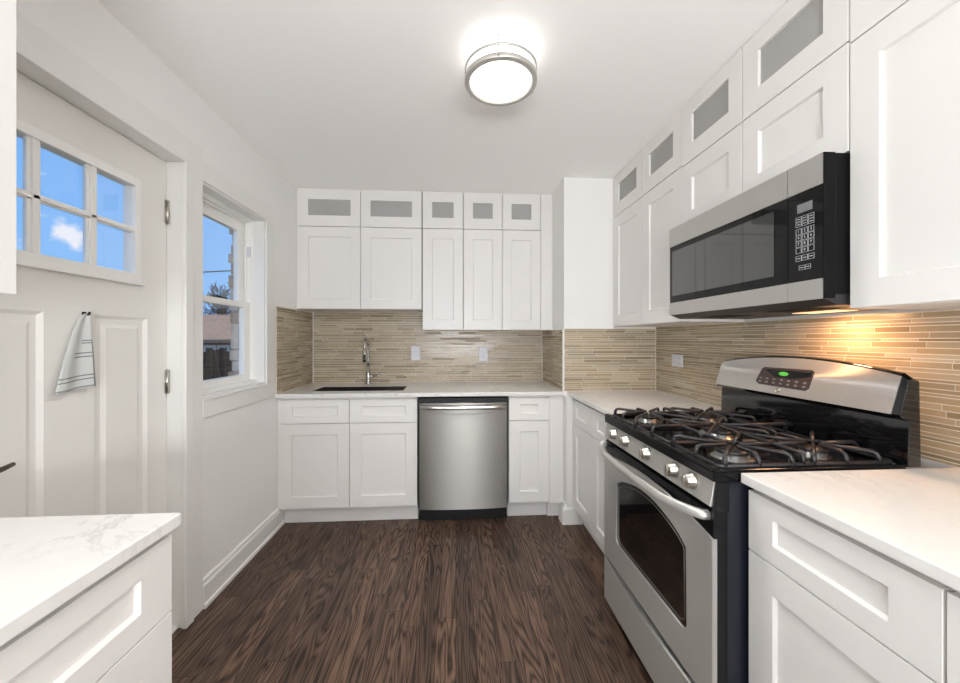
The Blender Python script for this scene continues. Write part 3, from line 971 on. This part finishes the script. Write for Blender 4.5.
b.build('spray_button', 'black_matte', o)
b = MB()
b.tube([(fx0 + 0.015, fy0, ZT1 + 0.065), (fx0 + 0.042, fy0, ZT1 + 0.065)], 0.013, 14)
b.tube([(fx0 + 0.040, fy0, ZT1 + 0.065), (fx0 + 0.070, fy0 - 0.02, ZT1 + 0.071), (fx0 + 0.104, fy0 - 0.035, ZT1 + 0.082)], [0.007, 0.006, 0.005], 10)
b.build('lever', 'chrome', t)

# ------------------------------------------------------------------ dishwasher
dx0, dx1 = -0.2625, 0.3665
t = thing('dishwasher', 'stainless steel dishwasher with a bowed bar handle, built in under the back worktop', 'dishwasher', ((dx0 + dx1) / 2, 2.9, 0), world=True)
yd = YB - 0.645
b = MB()
b.box(dx0 + 0.003, yd + 0.032, 0.10, dx1 - 0.003, YB - 0.06, 0.872)
b.box(dx0 + 0.003, yd + 0.010, 0.846, dx1 - 0.003, yd + 0.032, 0.874)
b.build('body', 'black_matte', t)
b = MB()
b.box(dx0 + 0.003, yd + 0.075, 0.0, dx1 - 0.003, yd + 0.10, 0.099)
b.box(dx0 + 0.02, yd + 0.068, 0.03, dx1 - 0.02, yd + 0.075, 0.085)
tag(b.build('kick_plate', 'black_matte', t), 'black kick plate')
b = MB()
NX = 28
ax0, ax1 = dx0 + 0.010, dx1 - 0.010
fr = []
for i in range(NX + 1):
    u = i / NX
    x = ax0 + (ax1 - ax0) * u
    bow = 0.015 * (1 - (2 * u - 1) ** 2)
    fr.append((x, yd + 0.006 - bow))
for z0, z1 in ((0.105, 0.842),):
    poly = [(x, y, z0) for x, y in fr] + [(ax1, yd + 0.030, z0), (ax0, yd + 0.030, z0)]
    b.prism(poly, (0, 0, z1 - z0))
dd = b.build('door', 'steel_v', t)
for p in dd.data.polygons:
    if abs(p.normal.z) < 0.5: p.use_smooth = False
# thin curved tube standing in for the shadow below the handle
b = MB()
pts = []
for i in range(21):
    u = i / 20
    x = ax0 + 0.04 + (ax1 - ax0 - 0.08) * u
    pts.append((x, yd - 0.0065 + 0.012 * (2 * u - 1) ** 2, 0.790 - 0.026 * (1 - (2 * u - 1) ** 2)))
b.tube(pts, 0.0045, 8)
b.build('handle_shadow_tube', 'steel_v', dd)
b = MB()
pts = []
for i in range(25):
    u = i / 24
    x = ax0 + 0.018 + (ax1 - ax0 - 0.036) * u
    k = 1 - (2 * u - 1) ** 2
    pts.append((x, yd - 0.022 - 0.030 * min(1, k * 3), 0.821 - 0.004 * k))
b.tube([(pts[0][0], yd + 0.004, pts[0][2])] + pts + [(pts[-1][0], yd + 0.004, pts[-1][2])], 0.0145, 12)
b.build('handle', 'steel', dd)

# ------------------------------------------------------------------ microwave
my0, my1, mz0, mz1, mx = 0.985, 1.745, 1.402, 1.818, 1.040
t = thing('microwave', 'black and stainless over-the-range microwave fixed below the short cabinet', 'microwave', (1.24, 1.37, mz0), world=True)
b = MB()
b.box(mx + 0.040, my0 + 0.003, mz0 + 0.012, XR - 0.013, my1 - 0.003, mz1 + 0.001)
b.build('body', 'side_black', t, 0.002)
ydv = 1.098      # split between door and control panel
b = MB()
b.prism([(mx, ydv + 0.002, mz1 - 0.088), (mx, my1, mz1 - 0.088), (mx, my1, mz1), (mx, ydv + 0.002, mz1)], (0.036, 0, 0))
b.prism([(mx, ydv + 0.002, mz0), (mx, my1, mz0), (mx, my1, mz0 + 0.058), (mx, ydv + 0.002, mz0 + 0.058)], (0.036, 0, 0))
b.box(mx + 0.003, ydv + 0.002, mz0 + 0.058, mx + 0.036, my1 - 0.001, mz1 - 0.088, 1)
dd = b.build('door', ['steel_y', 'dark_glass'], t, 0.001)
MB().box(mx + 0.0015, 1.150, mz0 + 0.090, mx + 0.0029, my1 - 0.022, mz1 - 0.112).build('window', 'mw_glass', dd)
b = MB()
b.box(mx, my0 + 0.002, mz1 - 0.088, mx + 0.036, ydv - 0.001, mz1)
b.box(mx, my0 + 0.002, mz0, mx + 0.036, ydv - 0.001, mz0 + 0.058)
b.box(mx + 0.002, my0 + 0.002, mz0 + 0.058, mx + 0.036, ydv - 0.001, mz1 - 0.088, 1)
b.box(mx + 0.002, my0 - 0.001, mz0, mx + 0.036, my0 + 0.0018, mz1, 2)
cp = b.build('control_panel', ['steel_y', 'dark_glass', 'side_black'], t)
MB().box(mx + 0.0008, 1.018, 1.668, mx + 0.0019, 1.066, 1.694).build('display', 'lcd', cp)
# keypad legends: outlines, digits
FX = Matrix(((0, 0, -1, 0), (-1, 0, 0, 0), (0, 1, 0, 0), (0, 0, 0, 1)))   # text plane -> faces -x
def text_mesh(mb, s, size, origin, mat=0):
    c = bpy.data.curves.new('txt', 'FONT'); c.body = s; c.size = size; c.align_x = 'CENTER'; c.align_y = 'CENTER'
    c.extrude = 0.0001; c.resolution_u = 3
    o = bpy.data.objects.new('txt', c); COL.objects.link(o)
    dg = bpy.context.evaluated_depsgraph_get(); dg.update()
    me = bpy.data.meshes.new_from_object(o.evaluated_get(dg))
    n0 = len(mb.bm.verts)
    mb.bm.from_mesh(me)
    mb.bm.verts.ensure_lookup_table()
    mt = Matrix.Translation(origin) @ FX
    for v in mb.bm.verts[n0:]: v.co = mt @ v.co
    bpy.data.objects.remove(o); bpy.data.curves.remove(c); bpy.data.meshes.remove(me)
b = MB()
def outline(y, z, w, h, x=mx + 0.0012, tk=0.0007):
    for q in ((y - w, z - h, y + w, z - h + tk), (y - w, z + h - tk, y + w, z + h), (y - w, z - h, y - w + tk, z + h), (y + w - tk, z - h, y + w, z + h)):
        b.box(x, q[0], q[1], x + 0.0006, q[2], q[3])
cols = [1.062, 1.042, 1.022]
for r_ in range(2):
    for cy in cols:
        outline(cy, 1.650 - 0.016 * r_, 0.009, 0.007)
        b.box(mx + 0.0012, cy - 0.005, 1.649 - 0.016 * r_, mx + 0.0018, cy + 0.005, 1.651 - 0.016 * r_)
for n in range(12):
    cy, cz = cols[n % 3], 1.612 - 0.019 * (n // 3)
    outline(cy, cz, 0.0088, 0.0085)
    if n < 9: text_mesh(b, str(n + 1), 0.012, (mx + 0.0010, cy, cz))
    elif n == 10: text_mesh(b, '0', 0.012, (mx + 0.0010, cy, cz))
for cy in cols:
    outline(cy, 1.531, 0.0092, 0.008)
    b.box(mx + 0.0012, cy - 0.005, 1.530, mx + 0.0018, cy + 0.005, 1.532)
for cy in (1.052, 1.032):
    outline(cy, 1.502, 0.0085, 0.007)
    b.box(mx + 0.0012, cy - 0.004, 1.501, mx + 0.0018, cy + 0.004, 1.503)
b.build('keypad', 'legend', cp)
b = MB()
b.prism([(mx + 0.005, my0 + 0.004, mz0 + 0.0005), (mx + 0.05, my0 + 0.004, mz0 - 0.018), (XR - 0.02, my0 + 0.004, mz0 - 0.018), (XR - 0.02, my0 + 0.004, mz0 + 0.012), (mx + 0.037, my0 + 0.004, mz0 + 0.012), (mx + 0.037, my0 + 0.004, mz0 + 0.0005)], (0, my1 - my0 - 0.008, 0))
ub = b.build('underside', 'iron', t)
MB().box(1.27, 1.16, mz0 - 0.020, 1.35, 1.32, mz0 - 0.0185).build('lamp_lens', 'warm', ub)
for yv in (1.15, 1.50):
    b = MB()
    for k in range(7): b.box(1.10 + k * 0.016, yv - 0.07, mz0 - 0.0205, 1.108 + k * 0.016, yv + 0.11, mz0 - 0.0185)
    b.box(1.096, yv - 0.075, mz0 - 0.0195, 1.212, yv + 0.115, mz0 - 0.0185)
    b.build('vent_filter', 'black_matte', ub)

# ------------------------------------------------------------------ gas range
ry0, ry1 = 0.985, 1.742
t = thing('gas_range', 'stainless and black freestanding gas range with five knobs, standing between the right counters', 'range', (1.03, 1.365, 0), world=True)
b = MB()
b.box(0.756, ry0 + 0.002, 0.035, 1.335, ry1 - 0.002, 0.885)
b.box(0.756, ry0 + 0.0005, 0.04, 0.772, ry0 + 0.002, 0.88)
for fx_ in (0.80, 1.28):
    for fy_ in (ry0 + 0.05, ry1 - 0.05): b.lathe([(0, 0), (0.02, 0), (0.018, 0.035), (0, 0.035)], (fx_, fy_, 0), 'Z', 12)
b.build('body', 'navy', t, 0.002)

# oven door
door_o = MB()
x_f = 0.713
def arc(y, lo, hi):           # bowed edge: hi in the middle, lo at the ends
    u = (y - ry0) / (ry1 - ry0)
    return lo + (hi - lo) * (1 - (2 * u - 1) ** 2)
NY = 24
ys_ = [ry0 + 0.002 + (ry1 - ry0 - 0.004) * i / NY for i in range(NY + 1)]
def sheet(mb, lower, upper, xf, xb, mat, skip=None):
    """upright slab between two curves of y"""
    for i in range(NY):
        a, c = ys_[i], ys_[i + 1]
        mb.hexa([(xf, a, lower(a)), (xf, c, lower(c)), (xb, c, lower(c)), (xb, a, lower(a)),
                 (xf, a, upper(a)), (xf, c, upper(c)), (xb, c, upper(c)), (xb, a, upper(a))], mat)
# stainless face with a cut-out for the window (polygon ring)
wpoly = []
gy0, gy1, gz0 = 1.103, 1.612, 0.376
def gtop(y):
    u = (y - gy0) / (gy1 - gy0); return 0.645 + 0.060 * (1 - (2 * u - 1) ** 2)
inner = []
r_c = 0.028
for k in range(7):
    a = PI + k / 6 * PI / 2; inner.append((gy0 + r_c + r_c * math.cos(a), gz0 + r_c + r_c * math.sin(a)))
for k in range(7):
    a = -PI / 2 + k / 6 * PI / 2; inner.append((gy1 - r_c + r_c * math.cos(a), gz0 + r_c + r_c * math.sin(a)))
for k in range(15):
    y = gy1 - 0.004 - (gy1 - gy0 - 0.008) * k / 14
    inner.append((y, gtop(y) - (0.008 if k in (0, 14) else 0)))
oy0, oy1 = ry0 + 0.002, ry1 - 0.002
zb_ = 0.258
def ray_out(p):
    c = ((gy0 + gy1) / 2, 0.54)
    dy, dz = p[0] - c[0], p[1] - c[1]
    k = 1e9
    if dy > 0: k = min(k, (oy1 - c[0]) / dy)
    if dy < 0: k = min(k, (oy0 - c[0]) / dy)
    if dz < 0: k = min(k, (zb_ - c[1]) / dz)
    if dz > 0:
        for s in range(400):
            kk = 1 + s * 0.01
            y = c[0] + dy * kk
            if c[1] + dz * kk >= arc(y, 0.727, 0.768): k = min(k, kk); break
    return (c[0] + dy * k, c[1] + dz * k)
# add corner directions so the outer ring keeps its corners
c_ = ((gy0 + gy1) / 2, 0.54)
angs = sorted(set([math.atan2(p[1] - c_[1], p[0] - c_[0]) for p in inner] + [math.atan2(z - c_[1], y - c_[0]) for y, z in ((oy0, zb_), (oy1, zb_), (oy0, 0.727), (oy1, 0.727))]))
def inner_at(a):
    n = len(inner)
    for i in range(n):
        p, q = inner[i], inner[(i + 1) % n]
        a1 = math.atan2(p[1] - c_[1], p[0] - c_[0]); a2 = math.atan2(q[1] - c_[1], q[0] - c_[0])
        da = (a2 - a1 + PI) % (2 * PI) - PI
        db = (a - a1 + PI) % (2 * PI) - PI
        if abs(da) < 1e-9: continue
        s = db / da
        if -1e-6 <= s <= 1 + 1e-6:
            # intersect the ray with the segment
            dx, dz = math.cos(a), math.sin(a)
            ex, ez = q[0] - p[0], q[1] - p[1]
            den = dx * ez - dz * ex
            if abs(den) < 1e-12: return p
            k = ((p[0] - c_[0]) * ez - (p[1] - c_[1]) * ex) / den
            return (c_[0] + dx * k, c_[1] + dz * k)
    return inner[0]
ring_i = [inner_at(a) for a in angs]
ring_o = [ray_out(p) for p in ring_i]
n = len(ring_i)
B = door_o.bm.verts.new
vi = [B((x_f, y, z)) for y, z in ring_i]; vo = [B((x_f, y, z)) for y, z in ring_o]
vib = [B((x_f + 0.012, y, z)) for y, z in ring_i]; vob = [B((x_f + 0.014, y, z)) for y, z in ring_o]
for k in range(n):
    q = (k + 1) % n
    for L in ([vi[k], vi[q], vo[q], vo[k]], [vi[k], vi[q], vib[q], vib[k]], [vo[k], vo[q], vob[q], vob[k]]):
        door_o.bm.faces.new(L)
door_o.box(x_f + 0.014, oy0, zb_, 0.7555, oy1, 0.800, 1)
sheet(door_o, lambda y: arc(y, 0.728, 0.769), lambda y: 0.800, x_f + 0.004, x_f + 0.0139, 1)
od = door_o.build('oven_door', ['steel_y', 'black'], t)
b = MB()
b.prism([(x_f + 0.006, y, z) for y, z in ring_i], (0.004, 0, 0))
b.build('window', 'oven_glass', od)
b = MB()
pr = [(c_[0] + (y - c_[0]) * 0.93, c_[1] - 0.002 + (z - c_[1]) * 0.90) for y, z in ring_i]
b.tube([(x_f + 0.0058, y, z) for y, z in pr + pr[:1]], 0.0012, 6, cap=False)
b.build('window_border', 'alu', od)
b = MB()
pts = []
for i in range(29):
    u = i / 28
    y = ry0 + 0.028 + (ry1 - ry0 - 0.040) * u
    k = 1 - (2 * u - 1) ** 2
    pts.append((x_f - 0.008 - 0.050 * min(1.0, k * 1.6) ** 0.8, y, 0.785 - 0.012 * k))
b.tube([(x_f + 0.006, pts[0][1], pts[0][2])] + pts + [(x_f + 0.006, pts[-1][1], pts[-1][2])], 0.0145, 14)
b.build('handle', 'steel_y', od)
b = MB()
for k in range(4):
    b.box(x_f + 0.003, ry0 + 0.10, 0.778 + 0.005 * k, x_f + 0.0055, ry1 - 0.10, 0.780 + 0.005 * k)
b.build('vent_slot', 'iron', od)
# storage drawer
b = MB()
sheet(b, lambda y: 0.045, lambda y: arc(y, 0.248, 0.216), x_f, 0.740, 0)
dw = b.build('storage_drawer', 'steel_y', t)
b = MB()
b.box(0.7405, oy0, 0.19, 0.7555, oy1, 0.257)
b.build('drawer_pull', 'black', dw)
# control panel
b = MB()
tilt = [(0.7005, 0.806), (0.7165, 0.896)]
b.prism([(0.713, ry0 + 0.012, 0.814), (0.7255, ry0 + 0.012, 0.886), (0.76, ry0 + 0.012, 0.886), (0.76, ry0 + 0.012, 0.814)], (0, ry1 - ry0 - 0.014, 0))
b.prism([(0.717, ry0, 0.802), (0.719, ry0, 0.814), (0.729, ry0, 0.886), (0.762, ry0, 0.886), (0.762, ry0, 0.800)], (0, 0.0118, 0), 1)
b.box(0.723, ry0 + 0.012, 0.802, 0.758, ry1 - 0.001, 0.8135, 1)
cp = b.build('control_panel', ['steel_y', 'black'], t, 0.0015)
for yk in (1.638, 1.522, 1.352, 1.176, 1.085):
    b = MB()
    b.lathe([(0.0, 0.0), (0.0245, 0.0), (0.0255, -0.005), (0.0215, -0.008), (0.021, -0.024), (0.017, -0.028), (0, -0.028)], (0.721, yk, 0.855), 'X', 28)
    b.box(0.688, yk - 0.0035, 0.836, 0.694, yk + 0.0035, 0.872)
    b.build('knob', 'nickel', cp)
# cooktop
b = MB()
b.box(0.716, ry0, 0.887, 1.30, ry1, 0.915)
b.box(0.716, ry0, 0.915, 0.738, ry1, 0.926); b.box(0.738, ry0, 0.915, 1.30, ry0 + 0.018, 0.921)
b.box(0.738, ry1 - 0.018, 0.915, 1.30, ry1, 0.921)
ct = b.build('cooktop', 'black', t, 0.003)
burners = [(0.865, 1.108, 0.046), (1.135, 1.108, 0.036), (1.0, 1.364, 0.042), (0.865, 1.615, 0.036), (1.135, 1.615, 0.042)]
for i, (x, y, r) in enumerate(burners):
    b = MB()
    b.lathe([(0, 0.0), (r * 1.3, 0.0), (r * 1.25, 0.003), (r * 1.0, 0.006), (r * 1.0, 0.019), (0, 0.019)], (x, y, 0.915), 'Z', 28, 0, 1.0, 1.5 if i == 2 else 1.0)
    bu = b.build('burner', 'alu', t)
    b = MB()
    b.lathe([(0, 0.019), (r * 1.04, 0.019), (r * 1.06, 0.024), (r * 0.95, 0.028), (0, 0.030)], (x, y, 0.915), 'Z', 28, 0, 1.0, 1.5 if i == 2 else 1.0)
    b.build('burner_cap', 'iron', bu)
def grate(y0, y1, cs_):
    mb = MB()
    x0, x1 = 0.745, 1.285
    ym = (y0 + y1) / 2
    zt, zb = 0.955, 0.924
    r = 0.0062
    mb.tube([(x0, y0 + .012, zb), (x0, y1 - .012, zb), (x0 + 0.012, y1, zb), (x1 - .012, y1, zb), (x1, y1 - .012, zb), (x1, y0 + .012, zb), (x1 - .012, y0, zb), (x0 + .012, y0, zb), (x0, y0 + .012, zb)], r, 6, cap=False)
    def finger(p, q):
        # staple from the outer edge p, up and inwards to the point q beside the burner
        P_, Q = Vector((p[0], p[1], 0)), Vector((q[0], q[1], 0))
        dd = (Q - P_).normalized()
        L = [Vector((p[0], p[1], zb)), Vector((p[0], p[1], zb + 0.018)) + dd * 0.002, Vector((p[0], p[1], zt - 0.005)) + dd * 0.006,
             Vector((p[0], p[1], zt)) + dd * 0.016, Vector((q[0], q[1], zt))]
        mb.tube(L, [r * 1.25, r * 1.2, r * 1.1, r, r], 6)
    segs = [(x0, 1.0), (1.0, x1)] if len(cs_) == 2 else [(x0, x1)]
    for (cx, cy, cr), (sa, sb) in zip(cs_, segs):
        for ang in range(0, 360, 45):
            a = math.radians(ang + (0 if len(cs_) == 2 else 0))
            dx, dy = math.cos(a), math.sin(a)
            k = 1e9
            if abs(dx) > 1e-6: k = min(k, ((sb if dx > 0 else sa) - cx) / dx)
            if abs(dy) > 1e-6: k = min(k, ((y1 if dy > 0 else y0) - cy) / dy)
            p = (cx + dx * k, cy + dy * k); q = (cx + dx * 0.022, cy + dy * 0.022)
            inner_seam = len(cs_) == 2 and abs(p[0] - 1.0) < 0.004
            if inner_seam: mb.tube([(p[0], p[1], zt), (q[0], q[1], zt)], r, 6)
            else: finger(p, q)
    if len(cs_) == 2:
        mb.tube([(1.0, y0, zb), (1.0, y0, zt - 0.004), (1.0, y0 + 0.012, zt), (1.0, y1 - 0.012, zt), (1.0, y1, zt - 0.004), (1.0, y1, zb)], r, 6)
    else:
        for xx in (0.86, 1.14):
            mb.tube([(xx, y0, zb), (xx, y0, zt - 0.004), (xx, y0 + 0.012, zt), (xx, y1 - 0.012, zt), (xx, y1, zt - 0.004), (xx, y1, zb)], r, 6)
    for fx_ in (x0, x1):
        for fy_ in (y0 + 0.012, y1 - 0.012): mb.tube([(fx_, fy_, 0.9155), (fx_, fy_, zb)], 0.007, 8)
    mb.build('grate', 'iron', t)
grate(1.006, 1.242, burners[0:2])
grate(1.250, 1.478, burners[2:3])
grate(1.486, 1.722, burners[3:5])

# backguard
b = MB()
def bgtop(y, lo=1.176, hi=1.214):
    u = (y - ry0) / (ry1 - ry0)
    e = min(u, 1 - u)
    z = lo + (hi - lo) * (1 - (2 * u - 1) ** 2)
    return z - max(0, 0.012 - e) * 0.9
# black housing: riser, hood and sides
N2 = 32
def fx_at(z): return 1.2765 + (1.3110 - 1.2765) * (z - 1.066) / 0.12
sec = []
for i in range(N2 + 1):
    y = ry0 + (ry1 - ry0) * i / N2
    zt = bgtop(y) + 0.006
    sec.append([(1.302, y, 0.915), (1.306, y, 1.050), (1.284, y, 1.056), (fx_at(1.066), y, 1.066), (fx_at(zt - 0.004), y, zt - 0.004), (fx_at(zt) + 0.010, y, zt), (1.338, y, zt - 0.008), (1.343, y, 0.915)])
vv = [[b.bm.verts.new(p) for p in s_] for s_ in sec]
for i in range(N2):
    for k in range(8):
        b.bm.faces.new([vv[i][k], vv[i + 1][k], vv[i + 1][(k + 1) % 8], vv[i][(k + 1) % 8]])
b.bm.faces.new(vv[0]); b.bm.faces.new(list(reversed(vv[-1])))
bg = b.build('backguard', 'gloss_black', t, 0.002)
# stainless fascia
b = MB()
sec = []
for i in range(N2 + 1):
    u = i / N2
    y = ry0 + 0.020 + (ry1 - ry0 - 0.024) * u
    zt = bgtop(y) - 0.003
    yl = ry0 + 0.022 + (ry1 - ry0 - 0.024) * u
    sec.append([(fx_at(1.064) - 0.003, yl, 1.066), (fx_at(zt) - 0.003, y, zt), (fx_at(zt) + 0.001, y, zt), (fx_at(1.064) + 0.001, yl, 1.066)])
vv = [[b.bm.verts.new(p) for p in s_] for s_ in sec]
for i in range(N2):
    for k in range(4): b.bm.faces.new([vv[i][k], vv[i + 1][k], vv[i + 1][(k + 1) % 4], vv[i][(k + 1) % 4]])
b.bm.faces.new(vv[0]); b.bm.faces.new(list(reversed(vv[-1])))
fa = b.build('fascia', 'steel_y', t)
def on_face(y, z, o=0.0045): return (fx_at(z) - o, y, z)
b = MB()
dp = [(1.508, 1.107), (1.494, 1.160), (1.482, 1.168), (1.275, 1.172), (1.264, 1.166), (1.268, 1.105), (1.280, 1.095), (1.49, 1.097)]
b.prism([on_face(y, z) for y, z in dp], (0.003, 0, 0))
b.prism([on_face(y, z, 0.0050) for y, z in ((1.478, 1.160), (1.272, 1.165), (1.272, 1.148), (1.345, 1.132), (1.42, 1.132))], (0.003, 0, 0), 1)
b.prism([on_face(1.385 + 0.022 * math.cos(a * PI / 8), 1.148 + 0.008 * math.sin(a * PI / 8), 0.0056) for a in range(16)], (0.001, 0, 0), 2)
for k in range(7):
    for j in range(2):
        y = 1.487 - k * 0.033; z = 1.123 - j * 0.014
        b.prism([on_face(y + dy, z + dz, 0.0054) for dy, dz in ((0.006, -0.003), (0.006, 0.003), (-0.006, 0.003), (-0.006, -0.003))], (0.001, 0, 0), 3)
b.build('display', ['maroon', 'dark_glass', 'green', 'lcd'], bg)
b = MB()
cy, cz = 1.392, 1.083
b.prism([on_face(cy + 0.0095 * math.cos(a * PI / 12), cz + 0.0095 * math.sin(a * PI / 12), 0.0048) for a in range(24)], (0.002, 0, 0), 1)
b.tube([on_face(cy + 0.0095 * math.cos(a * PI / 12), cz + 0.0095 * math.sin(a * PI / 12), 0.0050) for a in range(25)], 0.0010, 6, cap=False)
b.tube([on_face(cy + 0.006 * math.cos(a), cz + 0.005 * math.sin(a), 0.0054) for a in [k * 0.35 for k in range(15)]], 0.0007, 6)
tag(b.build('round_badge', ['chrome', 'steel_y'], bg), 'small round silver badge')

# ------------------------------------------------------------------ ceiling light
lx, ly = 0.181, 1.49
light('ceiling_light_glow', 'AREA', (lx, ly, 2.305), 7, (1.0, 0.985, 0.955), (0, 0, 0), 0.22, None, 2.0)
t = thing('ceiling_light', 'round flush ceiling light with two nickel rings around a white glass drum', 'lamp', (lx, ly, H), world=True)
b = MB()
b.lathe([(0, H - 0.0005), (0.116, H - 0.0005), (0.116, H - 0.016), (0, H - 0.016)], (lx, ly, 0), 'Z', 48)
b.build('base_plate', 'trim', t)
b = MB()
b.lathe([(0.118, H - 0.017), (0.125, H - 0.03), (0.125, H - 0.104), (0.118, H - 0.110), (0.06, H - 0.112), (0, H - 0.113)], (lx, ly, 0), 'Z', 48)
tag(b.build('lamp_shade', 'lamp', t), 'glowing white glass drum')
for zz, hh, ri in ((2.370, 0.004, 0.141), (2.328, 0.009, 0.127)):
    b = MB()
    b.lathe([(ri, zz - hh), (0.1435, zz - hh), (0.1455, zz - hh + 0.002), (0.1455, zz + hh), (ri, zz + hh), (ri, zz - hh)], (lx, ly, 0), 'Z', 64)
    b.build('ring', 'satin', t)
for a in (140, 260, 20):
    ca, sa = math.cos(math.radians(a)), math.sin(math.radians(a))
    b = MB()
    b.tube([(lx + 0.143 * ca, ly + 0.143 * sa, 2.322), (lx + 0.143 * ca, ly + 0.143 * sa, 2.372), (lx + 0.128 * ca, ly + 0.128 * sa, H - 0.010)], 0.0022, 8)
    b.tube([(lx + 0.131 * ca, ly + 0.131 * sa, 2.326), (lx + 0.150 * ca, ly + 0.150 * sa, 2.326)], 0.004, 8)
    b.build('post', 'nickel', t)
